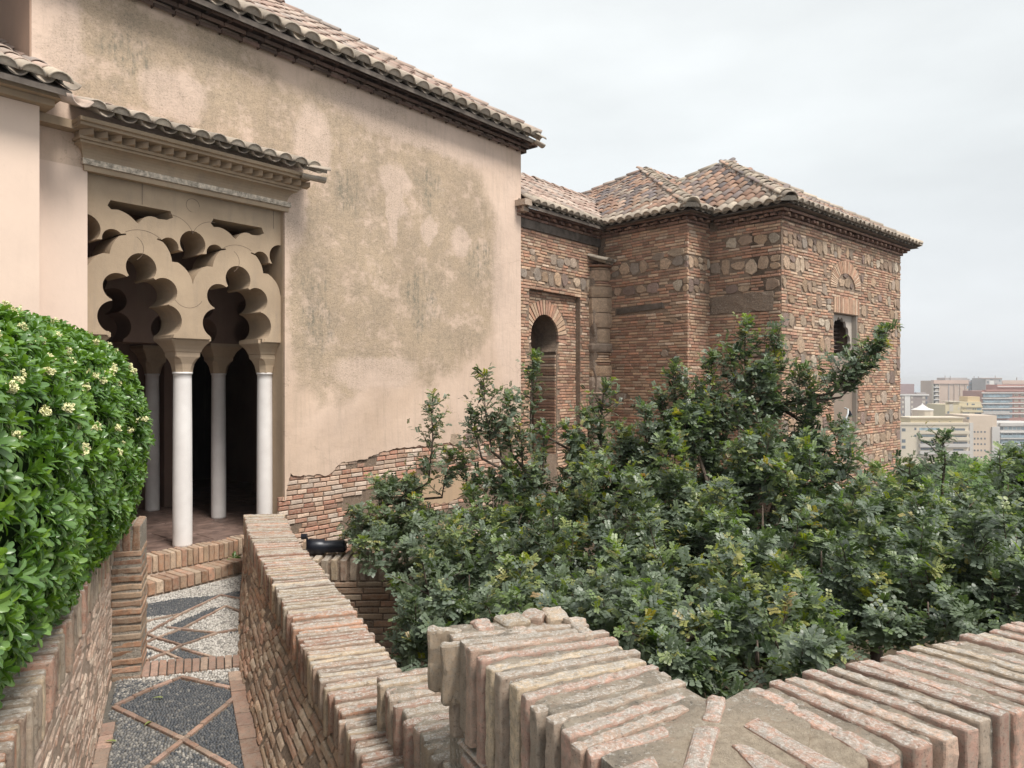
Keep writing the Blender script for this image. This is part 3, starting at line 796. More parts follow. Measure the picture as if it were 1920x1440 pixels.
# ------------------------------------------------------------------ roof tiles
def tile_mesh(L_=.42, r0=.088, r1=.070, th=.013, seg=8, up=True):
    """along +y from the mouth (r0) to the head (r1); convex up"""
    V = []; Fc = []; half = R_(86)
    for (y, r) in ((0, r0), (L_, r1)):
        for rr in (r, r-th):
            for k in range(seg+1):
                a = -half+2*half*k/seg
                V.append((rr*math.sin(a), y, (rr*math.cos(a)*.86)*(1 if up else -1)))
    n = seg+1
    for k in range(seg):
        Fc.append((k, k+1, 2*n+k+1, 2*n+k)); Fc.append((n+k+1, n+k, 3*n+k, 3*n+k+1)); Fc.append((k, n+k, n+k+1, k+1)); 
    Fc.append((0, 2*n, 3*n, n)); Fc.append((seg, n+seg, 3*n+seg, 2*n+seg))
    return np.array(V), Fc
TV, TF = tile_mesh(); TVd, TFd = tile_mesh(up=False)
def plugmesh(r=.076):
    seg = 8; V = [(r*math.sin(R_(-84+168*k/seg)), -.004, r*math.cos(R_(-84+168*k/seg))*.86) for k in range(seg+1)]
    V.append((0, -.008, r*.3)); Fc = [(k+1, k, seg+1) for k in range(seg)]+[(0, seg, seg+1)]
    return np.array(V), Fc
PV_, PF_ = plugmesh()
def xf(V, o, ex, ey, ez, s=1.):
    V = np.asarray(V)*s
    return np.asarray(o)+V[:, 0:1]*np.asarray(ex)+V[:, 1:2]*np.asarray(ey)+V[:, 2:3]*np.asarray(ez)
def tile_roof(parent, o, e_, i_, z0, tanp, u0, u1, dmax, keep, mat, spacing=.2, expo=.31, lipn=True, chan=True, limit=300, sc=1., mortar_lip=M_lip):
    """o: xy of a point on the eave line; e_ unit dir along the eave; i_ unit dir up slope (plan)."""
    cosp = 1/math.sqrt(1+tanp*tanp); sinp = tanp*cosp
    ex = Vector((e_[0], e_[1], 0)); ey = Vector((i_[0]*cosp, i_[1]*cosp, sinp)); ez = ex.cross(ey)
    if ez.z < 0: ez = -ez; 
    pc = Pieces('roof_tile', mat, parent, True, limit); pl = Pieces('eave_tile', mortar_lip, parent, True, 120); pg = Pieces('mortar_plug', mortar_lip, parent, False, 120)
    nrow = int(dmax/(expo*cosp))+1; ncol = int((u1-u0)/spacing)+1
    for c in range(ncol):
        cv = random.random()
        for r in range(nrow):
            u = u0+(c+.5)*spacing+random.uniform(-.006, .006); d = r*expo*cosp
            if not keep(u, d+.1): continue
            b = Vector((o[0]+e_[0]*u+i_[0]*d, o[1]+e_[1]*u+i_[1]*d, z0+d*tanp))
            rot = random.uniform(-.03, .03); e2 = (ex+ey*rot).normalized(); y2 = (ey-ex*rot+ez*random.uniform(-.035, -.005)).normalized()
            base = b+ez*(.045+random.uniform(-.004, .004))+ey*random.uniform(-.015, .015)
            k = spacing/.2*sc
            tgt = pl if r == 0 else pc
            kk = k*1.10 if r == 0 else k
            tgt.add(xf(TV*np.array((kk, 1, kk)), base, e2, y2, ez), TF)
            if r == 0 and lipn:
                pg.add(xf(PV_*np.array((kk, 1, kk)), base+ey*random.uniform(.012, .03), e2, ey, ez), PF_)
            if chan and keep(u+spacing/2, d+.1):
                bb = b+ex*spacing/2+ez*.058*k+ey*(.07 if r == 0 else -.03)
                (pl if r == 0 else pc).add(xf(TVd*np.array((k*.92, 1, k*.92)), bb, e2, y2, ez), TFd, None, .35)
    pc.flush(); pl.flush(); pg.flush()
def ridge_line(parent, a, b, mat, step=.33, s=1.35, name='ridge_tile', mort=True):
    a = Vector(a); b = Vector(b); d = (b-a); n = max(1, int(d.length/step)); ey = d.normalized(); ex = ey.cross(Vector((0, 0, 1))).normalized(); ez = ex.cross(ey)
    if ez.z < 0: ez = -ez
    pc = Pieces(name, mat, parent, True)
    for i in range(n):
        p = a+ey*(i*step)+ez*random.uniform(.0, .015)+ex*random.uniform(-.01, .01)
        pc.add(xf(TV*np.array((s, 1.05, s)), p, ex, (ey+ez*random.uniform(-.05, .0)).normalized(), ez), TF)
    pc.flush()
    if mort:
        V = []; 
        for p, q in ((a, -1), (a, 1), (b, 1), (b, -1)): V.append(p+ex*q*.10*s-ez*.04)
        for p, q in ((a, -1), (a, 1), (b, 1), (b, -1)): V.append(p+ex*q*.06*s+ez*.035)
        mesh_obj('ridge_mortar', V, BOXF, M_mortar_l, parent)

# ------------------------------------------------------------------ main plastered building
mb = thing('plastered_building', MW(3.4, -.2, FZ-1), 'tall building of stained pinkish plaster with a tiled hip roof behind the carob trees', 'building')
WPn = .35
def jag(pts, amp=.02, step=.035):
    out = []
    for (a, b) in zip(pts[:-1], pts[1:]):
        d = math.hypot(b[0]-a[0], b[1]-a[1]); n = max(1, int(d/step))
        for i in range(n):
            f = i/n; t = a[0]+(b[0]-a[0])*f; z = a[1]+(b[1]-a[1])*f
            out.append((t+random.uniform(-amp, amp)*.6, z+noise.noise(Vector((t*9, z*9, 3)))*amp*1.6+random.uniform(-amp, amp)*.4))
    out.append(pts[-1]); return out
edge = [(5.77, -.80), (5.11, -.78), (4.34, -.97), (3.53, -.985), (2.95, -.98), (2.71, -1.02), (2.52, -1.06), (2.20, -1.10), (1.98, -1.085), (1.81, -1.24), (1.25, -1.20), (1.21, -1.16), (1.17, -1.30), (1.15, -1.48), (1.05, -1.50)]
je = jag(edge); je[0] = (5.77, -.80); je[-1] = (1.13, -1.50)
outer = [(-1.57, 2.10), (1.13, 2.10)]+je[::-1]+[(5.77, 4.3), (-1.57, 4.3)]
PM = Fr(MW(0, WPn, 0)[:2], A, N_)
wall = poly_panel('plaster_wall', [outer], .035, PM, M_plaster, mb)
PI = Fr(MW(0, WPn-.027, 0)[:2], A, N_)
MW.box('masonry_core', 1.13, 5.77, -.23, WPn-.030, FZ-2.0, 4.28, M_mortar, mb)
MW.box('masonry_core', -1.57, 1.13, -.23, WPn-.030, 2.13, 4.28, M_mortar, mb)
MW.box('gable_wall', -1.57, -1.40, -8.0, -.23, 1.0, 4.28, M_pl_brown, mb)
MW.box('gable_wall', -1.585, -1.57, -.23, WPn-.004, 2.0, 4.28, M_pl_brown, mb)
MW.box('end_wall', 5.62, 5.765, -6.0, -.23, -3.5, 4.2, M_pl_pil, mb)
# jamb facing the opening
MW.box('opening_jamb', 1.125, 1.16, -.23, WPn-.036, FZ-.1, 2.10, M_orn, mb)
bp = Pieces('brick', brick_material('brick_exposed_pale', [(.40, .20, .14), (.50, .36, .28), (.54, .42, .34), (.38, .21, .15), (.46, .29, .21), (.52, .38, .29), (.42, .26, .18), (.56, .45, .37)], (.46, .38, .31), .4, 0, .004), mb)
def low_z(t):    # plaster edge height at t
    for a, b in zip(edge[:-1], edge[1:]):
        if b[0] <= t <= a[0]: return a[1]+(b[1]-a[1])*(a[0]-t)/(a[0]-b[0]+1e-9)
    return -.9
spb = Pieces('stone', M_stone, mb)
brick_field(PI, 1.06, 5.77, -2.75, -.72, .062, bp, spb, skip=lambda t, z: z > low_z(t)+.06 or (z < -1.42-.1*math.sin(t*3) and 2.55 < t < 4.6 and z > -1.85) or (z < -1.6 and t > 2.2 and noise.noise(Vector((t*2, z*3, 0))) > 0.05) or (noise.noise(Vector((t*3.1, z*4, 9))) > .42),
            bands=[(-1.02, -.80, .9, .14, .26)] and [], blen=(.12, .21), proud=.012)
for t_, z_, w_, h_ in [(4.15, -.93, .26, .2), (4.42, -.92, .24, .19), (4.70, -.95, .28, .22), (5.0, -.9, .22, .2), (5.3, -.92, .26, .22), (5.55, -.95, .2, .2), (4.6, -1.2, .2, .16), (1.13, -1.95, .2, .14), (1.5, -2.1, .22, .15)]:
    V, Fc = face_stone(PI, t_, z_, w_, h_, .03); spb.add(V, Fc)
bp.flush(); spb.flush()
# remnant of old render lower down
rem = [(2.62, -1.62), (2.7, -1.46), (3.0, -1.40), (3.6, -1.43), (4.1, -1.40), (4.5, -1.5), (4.55, -1.78), (4.0, -1.9), (3.3, -1.86), (2.8, -1.8)]
poly_panel('old_render_patch', [jag(rem+[rem[0]])[:-1]], .02, Fr(PI(0, .014, 0)[:2], A, N_), plaster_plain('old_render_ochre', (.46, .33, .22), (.40, .28, .19), .3), mb)
# eave cornice: three stepped brick courses
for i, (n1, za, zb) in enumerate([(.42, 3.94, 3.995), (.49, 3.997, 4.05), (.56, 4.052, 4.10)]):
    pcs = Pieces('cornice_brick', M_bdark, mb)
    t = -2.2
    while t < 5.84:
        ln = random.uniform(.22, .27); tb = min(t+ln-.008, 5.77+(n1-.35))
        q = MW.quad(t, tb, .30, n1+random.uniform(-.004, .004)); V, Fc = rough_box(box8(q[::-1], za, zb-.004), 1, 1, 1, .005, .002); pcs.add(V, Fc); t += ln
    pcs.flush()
# roof
tan_m = .66; EN = .68; zE = 4.10
roof = thing('tiled_hip_roof', MW(2, -1, 4.2), '', '')  # temporary parent replaced below
bpy.data.objects.remove(roof)
tc_ = 5.84
eo = MW(0, EN, 0)[:2]; inw = (-N_[0], -N_[1])
deckP = [MW(-5, EN-.02, zE-.0), MW(tc_-.02, EN-.02, zE-.0), MW(tc_-3.3, EN-3.3, zE+3.28*tan_m), MW(-5, EN-3.3, zE+3.28*tan_m)]
V = deckP+[(x, y, z-.06) for x, y, z in deckP]; mesh_obj('roof_deck', V, [(0, 1, 2, 3), (7, 6, 5, 4), (0, 4, 5, 1), (1, 5, 6, 2), (2, 6, 7, 3), (3, 7, 4, 0)], M_wood, mb)
deck2 = [MW(tc_-.02, EN-.02, zE), MW(tc_-.02, EN-6.6, zE), MW(tc_-3.3, EN-3.3, zE+3.28*tan_m)]
mesh_obj('roof_deck', deck2+[(x, y, z-.05) for x, y, z in deck2], [(0, 1, 2), (5, 4, 3), (0, 3, 4, 1), (1, 4, 5, 2), (2, 5, 3, 0)], M_tile, mb)
tile_roof(mb, eo, A, inw, zE, tan_m, -2.0, tc_, 3.2, lambda u, d: u < tc_-d+.05, M_tile, .262, .33)
ridge_line(mb, Vector(MW(tc_+.02, EN+.02, zE+.09)), Vector(MW(tc_-3.3, EN-3.3, zE+3.3*tan_m+.09)), M_tile, .34, 1.25, 'hip_tile')
# corner finial tiles sticking out at the eave corner
for dz, sc_ in ((.05, 1.0), (-.03, .8)):
    p = Vector(MW(tc_+.03, EN+.0, zE+dz)); ey = Vector((-A[0], -A[1], .12)).normalized(); ex = ey.cross(Vector((0, 0, 1))).normalized(); ez = ex.cross(ey)
    mesh_obj('corner_tile', xf(TV*np.array((.9*sc_, .6, .9*sc_)), p-ey*.10, ex, ey, -ez if dz < 0 else ez), TF, M_lip, mb, (.3, .4, .5), True)

# ------------------------------------------------------------------ portico with interlaced arches
po = thing('arched_portico', MW(.02, 0, FZ), 'portico of interlaced lobed stucco arches on white columns with a small tiled canopy', 'portico')
OP = Fr(MW(0, .27, 0)[:2], A, N_)
c = .015
def arch_loop(tc_):
    r3 = arc(tc_+.26, .648, .172, -60, 80, 14)          # lower right lobe (from the cusp at capital up)
    r2 = arc(tc_+.235, .962, .146, -67, 127, 16)
    r1 = arc(tc_, 1.187, .157, -36, 216, 22)
    right = [(tc_+.335, .462)]+r3+r2; left = [(2*tc_-x, z) for x, z in right][::-1]
    low = [(tc_-.335, .452), (tc_-.335, .40), (tc_+.335, .40), (tc_+.335, .452)]
    return right+r1+left, low
def void_loop(c, half=None):
    top = arc(c+.265, 1.447, .108, -18, 160, 12)      # right small lobe
    rp = [(c+.395, 1.515), (c+.385, 1.53)]+[(x, z) for x, z in arc(c+.262, 1.452, .104, 40, 190, 10)]
    mid = arc(c, 1.525, .146, -42, 90, 10)
    seg_low = []      # right extrados, from the tip down to the V
    e1 = arc(c+.555, 1.262, .325, 128, 174, 8)         # concave upper lobe of the arch below
    e2 = arc(c+.30, 1.02, .305, 108, 170, 8)
    R = mid[::-1]+rp[::-1]+e1[1:]+e2[1:]              # from the top centre, clockwise to the bottom centre
    R = [(max(x, c), z) for x, z in R if x >= c-1e-6]
    R = R+[(c, 1.07)]
    Lp = [(2*c-x, z) for x, z in R][::-1]
    if half == 'R': return R+[]
    if half == 'L': return Lp
    return R+Lp[1:-1]
def slot_loop(tc_):
    b = [(tc_+.335, 1.782), (tc_+.305, 1.847), (tc_-.305, 1.85), (tc_-.335, 1.79), (tc_-.30, 1.755)]
    b += [(x, z) for x, z in arc(tc_-.27, 1.48, .285, 84, 42, 8)]
    b += [(tc_-.03, 1.655)]+arc(tc_+.11, 1.62, .135, 150, 62, 6)+[(tc_+.27, 1.745)]
    return b
a1, a2 = -.54, .56
l1, lo1 = arch_loop(a1); l2, lo2 = arch_loop(a2)
outer = [(-1.09, .46), (-1.09+.0, 2.085), (1.125, 2.085), (1.125, .46)]
# the lower edge is scalloped by the two arch openings: build the outer outline going through them
out = [(-1.09, .462)]+[(x, z) for x, z in arch_loop(a1)[0][::-1]]+[(x, z) for x, z in arch_loop(a2)[0][::-1]]+[(1.125, .462)]
out += [(1.125, 1.03)]
vr = void_loop(c+1.10, 'L'); vl = void_loop(c-1.10, 'R')
# side half-voids are cut into the outline
vr2 = [(min(x, 1.125), z) for x, z in vr]; vl2 = [(max(x, -1.09), z) for x, z in vl]
out += [p for p in vr2 if p[1] > 1.03 and p[0] < 1.124]
out += [(1.125, 1.67), (1.125, 2.085), (-1.09, 2.085), (-1.09, 1.67)]
out += [p for p in vl2 if p[0] > -1.089]
out += [(-1.09, 1.03)]
orn = poly_panel('arch_screen', [out, void_loop(c), slot_loop(a1), slot_loop(a2)], .50, OP, M_orn, po)
# raised lobed ribs following the extrados (relief of one arch crossing in front of the other)
def relief(loop, name, n0, width, closed=False):
    inner = []
    for i, (x, z) in enumerate(loop):
        a = loop[max(i-1, 0)]; b = loop[min(i+1, len(loop)-1)]; dx, dz = b[0]-a[0], b[1]-a[1]; l = math.hypot(dx, dz) or 1
        inner.append((x-dz/l*width, z+dx/l*width))
    lp = loop+inner[::-1]
    return poly_panel(name, [lp], .012, Fr(OP(0, n0, 0)[:2], A, N_), M_joint, po)
for cx, cz, r, s0, s1 in [(c, 1.955, .078, 0, 360), (c+.55, 1.262, .33, 60, 128), (c-.55, 1.262, .33, 52, 120), (c-.24, 1.55, .26, 20, 95), (c+.24, 1.55, .26, 85, 160), (c-.67, 1.39, .14, -60, 60), (c+.42, 1.39, .14, -60, 60), (c-.05, .98, .18, 215, 330)]:
    relief(arc(cx, cz, r, s0, s1, 24), 'incised_line', .001, .0045)
for t_ in (-.535, 1.02):
    OP.box('incised_line', t_, t_+.005, -.006, .0015, 1.86, 2.08, M_joint, po)
# capitals and columns
def capital(tc_, n_c, parent, mat, z_ab=.49, full=True, s=1.):
    cx, cy = MW(tc_, n_c, 0)[:2]
    def ring(half, z, k=4, oct_=0):
        pts = []
        cf = oct_*half
        for (a, b) in ((half, -half+cf), (half, half-cf), (half-cf, half), (-half+cf, half), (-half, half-cf), (-half, -half+cf), (-half+cf, -half), (half-cf, -half)):
            pts.append(MW(tc_+a*s, n_c+b*s, z))
        return pts
    prof = [(.098, .088, .55), (.102, .12, .55), (.112, .18, .5), (.132, .235, .35), (.142, .262, .1), (.142, .312, .04), (.150, .318, .04), (.158, .345, .06), (.180, .385, .08), (.212, .425, .05), (.226, .445, .02), (.226, z_ab, .02)]
    V = []; Fc = []
    for h, z, o in prof: V += ring(h, z, 4, o)
    for i in range(len(prof)-1):
        for k in range(8):
            k2 = (k+1) % 8; Fc.append((i*8+k, i*8+k2, i*8+8+k2, i*8+8+k))
    Fc.append(tuple(range(8))[::-1]); Fc.append(tuple((len(prof)-1)*8+k for k in range(8)))
    return mesh_obj('capital', V, Fc, mat, parent)
def column(tc_, n_c, parent, mat=M_marble, r=.105):
    cx, cy = MW(tc_, n_c, 0)[:2]
    prof = [(r*1.0, FZ-.01), (r*1.0, FZ+.02), (r*1.0, FZ+.5), (r*.97, -.6), (r*.93, .0), (r*.93, .062), (r*1.02, .066), (r*1.02, .088), (r*.9, .09)]
    V, Fc = lathe(prof, (cx, cy), 28)
    col = mesh_obj('column', V, Fc, mat, parent, smooth=True)
    import bmesh
    for p in col.data.polygons:
        if abs(p.normal.z) > .5: p.use_smooth = False
    return col
for t_ in (.026, 1.07, -1.05):
    column(t_, 0, po, r=.105 if t_ == .026 else .10); capital(t_, 0, po, M_cap)
    MW.box('impost_block', t_-.195 if t_ == .026 else (t_-.195 if t_ > 0 else t_-.04), t_+.195 if t_ == .026 else (t_+.055 if t_ > 0 else t_+.195), -.225, .262, .455, .50, M_orn, po)
# inner columns
column(1.125, -1.26, po, r=.098); capital(1.125, -1.26, po, M_cap)
column(.79, -2.54, po, r=.098); capital(.79, -2.54, po, M_cap, )
poly_panel('inner_arch_screen', [[(-1.59, .492)]+[p for a_ in (a1, a2, 1.66) for p in arch_loop(a_)[0][::-1]]+[(3.19, .492), (3.19, 2.3), (-1.59, 2.3)]], .42, Fr(MW(0, -1.05, 0)[:2], A, N_), M_int, po)  # darker than the outer stucco: the interior shade is put into its colour
column(2.22, -1.26, po, r=.098); capital(2.22, -1.26, po, M_cap)
# interior room
def ibox(*a): return MW.box('interior_wall', *a, M_int, po)
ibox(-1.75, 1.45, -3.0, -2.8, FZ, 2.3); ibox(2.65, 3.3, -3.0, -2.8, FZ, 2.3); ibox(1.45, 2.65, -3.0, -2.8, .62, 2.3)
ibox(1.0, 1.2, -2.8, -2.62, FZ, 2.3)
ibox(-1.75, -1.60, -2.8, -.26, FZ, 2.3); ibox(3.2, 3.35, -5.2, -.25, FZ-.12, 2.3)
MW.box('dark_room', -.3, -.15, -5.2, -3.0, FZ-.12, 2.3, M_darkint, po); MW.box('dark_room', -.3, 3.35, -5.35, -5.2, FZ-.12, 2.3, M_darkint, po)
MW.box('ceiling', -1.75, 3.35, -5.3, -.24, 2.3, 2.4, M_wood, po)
# cornice of the canopy
MW.box('moulding', -1.13, 1.165, WPn-.05, WPn+.030, 2.075, 2.13, M_orn, po)
MW.box('moulding', -1.15, 1.185, WPn-.05, WPn+.055, 2.132, 2.19, M_white, po)
def sweep(name, prof, t0, t1, mat, ext=0.):
    """prof (n, z) ; the ends return by the same projection"""
    V = []; m = len(prof)
    for n_, z_ in prof: V.append(MW(t0-(n_-WPn)*ext, n_, z_))
    for n_, z_ in prof: V.append(MW(t1+(n_-WPn)*ext, n_, z_))
    V += [MW(t0-(n_-WPn)*ext, WPn-.05, z_) for n_, z_ in prof]+[MW(t1+(n_-WPn)*ext, WPn-.05, z_) for n_, z_ in prof]
    Fc = []
    for i in range(m-1):
        Fc += [(i, m+i, m+i+1, i+1), (2*m+i, i, i+1, 2*m+i+1), (m+i, 3*m+i, 3*m+i+1, m+i+1)]
    Fc += [(m-1, 2*m-1, 4*m-1, 3*m-1), (0, 2*m, 3*m, m)]
    return mesh_obj(name, V, Fc, mat, po)
cove = [(WPn+.02, 2.192)]+[(WPn+.02+.14*(1-math.cos(R_(a))), 2.192+.12*math.sin(R_(a))) for a in range(15, 91, 15)]
sweep('cove_moulding', cove+[(WPn+.16, 2.335)], -1.13, 1.14, M_orn, .5)
sweep('flat_moulding', [(WPn+.19, 2.337), (WPn+.20, 2.362)], -1.13, 1.14, M_orn, .5)
# dog-tooth course
PD = Pieces('dogtooth_brick', M_orn, po)
t = -1.22
while t < 1.22:
    z0_, z1_ = 2.364, 2.425; w_ = .128
    pts = [MW(t, WPn+.16, z0_), MW(t+w_*.62, WPn+.30, z0_), MW(t+w_*.98, WPn+.16, z0_)]
    V = pts+[(x, y, z1_) for x, y, _ in pts]; PD.add(V, [(0, 1, 4, 3), (1, 2, 5, 4), (2, 0, 3, 5), (0, 2, 1), (3, 4, 5)]); t += w_
PD.flush()
sweep('dogtooth_backing', [(WPn+.17, 2.363), (WPn+.17, 2.426)], -1.14, 1.15, M_orn, .4)
sweep('flat_moulding', [(WPn+.33, 2.427), (WPn+.33, 2.455), (WPn+.37, 2.457), (WPn+.38, 2.49)], -1.15, 1.15, M_orn, .35)
oc = MW(0, WPn+.50, 0)[:2]
tile_roof(po, oc, A, inw, 2.50, .38, -1.28, 1.14, .5, lambda u, d: True, M_tile, .20, .30)
ridge_line(po, MW(-1.25, WPn+.055, 2.715), MW(1.28, WPn+.055, 2.705), M_mortar_l, .6, .4, 'wall_joint_fillet')
for dn, dz in ((.50, 2.53), (.42, 2.47)):
    p = Vector(MW(1.25, WPn+dn-.02, dz)); ey = Vector((-A[0]*.96-N_[0]*.25, -A[1]*.96-N_[1]*.25, .02)).normalized(); ex = ey.cross(Vector((0, 0, 1))).normalized(); ez = ex.cross(ey)
    mesh_obj('corner_tile', xf(TV*np.array((.8, .7, .8)), p-ey*.16, ex, ey, ez if dz > 2.5 else -ez), TF, M_lip, po, (.3, .3, .5), True)

# ------------------------------------------------------------------ left wing
lw = thing('pale_side_building', MW(-3, .3, FZ-.4), 'pale pink plastered side building with a low tiled eave at the left edge', 'building')
MW.box('pilaster_wall', -1.62, -1.09, -.23, WPn, -2.6, 2.42, M_pl_pil, lw)
MW.box('front_wall', -7.0, -1.595, -.2, .65, -2.6, 2.50, M_pl_side, lw)
MW.box('eave_board', -7.0, -1.50, .4, .74, 2.502, 2.56, M_orn, lw)
MW.box('eave_board', -7.0, -1.46, .4, .82, 2.562, 2.60, M_orn, lw)
MW.box('return_eave', -1.60, -1.22, .30, .50, 2.42, 2.50, M_orn, lw)
ol = MW(0, .98, 0)[:2]
tile_roof(lw, ol, A, inw, 2.61, .50, -5.0, -1.44, 2.6, lambda u, d: True, M_tile, .21, .31)
dp = [MW(-7, .96, 2.60), MW(-1.43, .96, 2.60), MW(-1.43, -1.8, 2.60+2.76*.5), MW(-7, -1.8, 2.60+2.76*.5)]
mesh_obj('roof_deck', dp+[(x, y, z-.05) for x, y, z in dp], [(0, 1, 2, 3), (7, 6, 5, 4), (0, 4, 5, 1), (1, 5, 6, 2), (2, 6, 7, 3), (3, 7, 4, 0)], M_wood, lw)
# projecting spout tile at the valley
p = Vector(MW(-1.36, 1.02, 2.56)); ey = Vector((-N_[0]*.8-A[0]*.2, -N_[1]*.8-A[1]*.2, .25)).normalized(); ex = ey.cross(Vector((0, 0, 1))).normalized(); ez = ex.cross(ey)
mesh_obj('spout_tile', xf(TV*1.2, p, ex, ey, -ez if ez.z > 0 else ez), TF, M_tile, lw, (.2, .8, .5), True)

# ------------------------------------------------------------------ door wing
dw = thing('brick_wing_with_arched_door', MW(6.9, .2, -2.5), 'narrow brick wing with a recessed horseshoe arched doorway beside the plastered wall', 'building')
DP = Fr(MW(0, .30, 0)[:2], A, N_)
bpd = Pieces('brick', M_brick, dw); spd = Pieces('stone', M_stone, dw)
DT0, DT1 = 5.775, 8.30
rt0, rt1, rz = 6.06, 7.66, 1.62
oc_t, ow = 6.655, .43       # opening centre, half width
def in_rec(t, z): return rt0 < t < rt1 and z < rz
brick_field(DP, DT0, DT1, -2.2, 2.66, .056, bpd, spd, skip=in_rec, bands=[(2.10, 2.34, .55, .16, .26), (1.74, 2.0, .8, .14, .24)], blen=(.13, .24))
# recessed panel 9 cm back
DR = Fr(MW(0, .19, 0)[:2], A, N_)
SZ = .78                     # spring line
def door_open(t, z, g=0.):
    if z < SZ-.30: return abs(t-oc_t) < ow-.055+g
    d = math.hypot((t-oc_t), (z-SZ)*.98)
    return (d < ow+g and z > SZ-.30)
brick_field(DR, rt0, rt1, -2.2, rz, .056, bpd, spd, skip=lambda t, z: door_open(t, z, .02) or (z > SZ-.05 and math.hypot(t-oc_t, z-SZ) < ow+.27 and math.hypot(t-oc_t, z-SZ) > ow-.02), blen=(.13, .24))
for i in range(25):          # voussoirs
    a = R_(-8+196*i/24.); a2 = R_(-8+196*(i+.72)/24.)
    r0, r1 = ow-.005, ow+.255+random.uniform(-.01, .012)
    pts = [(oc_t+r*math.cos(aa), SZ+r*math.sin(aa)*1.0) for r, aa in ((r0, a), (r1, a), (r1, a2), (r0, a2))]
    pr = .018+random.uniform(-.004, .004)
    V = [DR(t_, -.03, z_) for t_, z_ in pts]+[DR(t_, pr, z_) for t_, z_ in pts]; bpd.add(V, BOXF, (random.random(), .7, .5), 4.)
bpd.flush(); spd.flush()
# backing
def wall_with_hole(name, t0, t1, z0, z1, hole, thick, P, mat, parent): return poly_panel(name, [[(t0, z0), (t1, z0), (t1, z1), (t0, z1)], hole], thick, P, mat, parent)
hl = [(oc_t-ow+.055, -1.4)]+[(oc_t-ow+.055, SZ-.30)]+[(oc_t+ow*math.cos(R_(a)), SZ+ow*math.sin(R_(a))) for a in range(215, -36, -10)]+[(oc_t+ow-.055, SZ-.30), (oc_t+ow-.055, -1.4)]
wall_with_hole('mortar_backing', rt0-.05, rt1+.05, -4.5, rz+.05, hl, .55, DR, M_mortar, dw)
wall_with_hole('mortar_backing', DT0, DT1, -4.52, 2.74, [(rt0, -4.48), (rt1, -4.48), (rt1, rz), (rt0, rz)], .30, DP, M_mortar, dw)
MW.box('door_leaf', oc_t-.5, oc_t+.0, -.30, -.25, -2.2, 1.3, simple('brown_painted_door', (.085, .035, .022), .6, .3, 0, 3, .2), dw)
MW.box('inner_wall', oc_t-1.2, oc_t+1.2, -1.2, -1.1, -2.3, 1.8, M_int, dw)
MW.box('inner_wall', oc_t+.44, oc_t+.5, -1.1, -.36, -2.3, 1.8, M_pl_brown, dw)
MW.box('inner_wall', oc_t-1.2, oc_t+1.2, -1.2, -.3, 1.8, 1.9, M_int, dw)
# jamb bricks on the right reveal of the doorway
pj = Pieces('jamb_brick', M_brick, dw); z = -2.1
while z < SZ-.32:
    q = MW.quad(oc_t+ow-.075, oc_t+ow+.0, -.34, .175); V, Fc = rough_box(box8(q[::-1], z, z+.046), 1, 3, 1, .006, .004, 20); pj.add(V, Fc); z += .056
pj.flush()
# timber plate and cornice under the eave
MW.box('timber_plate', DT0, 8.6, .1, .335, 2.675, 2.83, M_wood, dw)
def cornice(P, t0, t1, parent, z0=2.835, n0=0., ends=(0, 0), mat=M_bcornice):
    pc = Pieces('cornice_brick', mat, parent); z = z0
    rows = [(.05, .048, 0), (.075, .045, 1), (.16, .048, 0)]
    for k, (n1, h, dent) in enumerate(rows):
        t = t0-ends[0]*n1
        while t < t1+ends[1]*n1-.03:
            ln = .085 if dent else random.uniform(.18, .26); tb = min(t+ln, t1+ends[1]*n1)
            nn = n0+n1+(.055 if dent and int((t-t0)/.12) % 2 == 0 else 0)
            a = [P(t, n0-.06, 0), P(tb, n0-.06, 0), P(tb, nn, 0), P(t, nn, 0)]
            V, Fc = rough_box([(x, y, z) for x, y, _ in a]+[(x, y, z+h) for x, y, _ in a], 1, 1, 1, .005, .003); pc.add(V, Fc); t = tb+(.035 if dent else .008)
        z += h+.008
    pc.flush()
cornice(DP, DT0-.12, 8.5, dw)
MW.box('cornice_end_block', 5.60, 5.80, .352, .58, 2.99, 3.09, M_mortar_pink, dw)
MW.box('cornice_end_block', 5.66, 5.80, .352, .50, 2.90, 2.988, M_mortar_pink, dw)
oE = MW(0, .60, 0)[:2]
tan_d = .66
pl_z = lambda n: 3.0+(.60-n)*tan_d
def towerplane(x, y):      # height of the block-one left roof plane at xy
    d = (x-(J[0]+nB[0]*.3))*-nB[0]+(y-(J[1]+nB[1]*.3))*-nB[1]; return 3.0+d*.56
def keepd(u, d):
    x, y = oE[0]+A[0]*u+inw[0]*d, oE[1]+A[1]*u+inw[1]*d
    return 3.0+d*tan_d > towerplane(x, y)-.03
tile_roof(dw, oE, A, inw, 3.0, tan_d, 5.78, 12.5, 1.72, keepd, M_tile, .20, .31)
dp = [MW(5.7, .58, 2.995), MW(12.0, .58, 2.995), MW(12.0, -1.15, 2.995+1.73*tan_d), MW(5.7, -1.15, 2.995+1.73*tan_d)]
mesh_obj('roof_deck', dp+[(x, y, z-.05) for x, y, z in dp], [(0, 1, 2, 3), (7, 6, 5, 4), (0, 4, 5, 1), (1, 5, 6, 2), (2, 6, 7, 3), (3, 7, 4, 0)], M_wood, dw)
ridge_line(dw, MW(5.6, -1.14, 4.2), MW(11.2, -1.14, 4.2), M_tile, .34, 1.3)

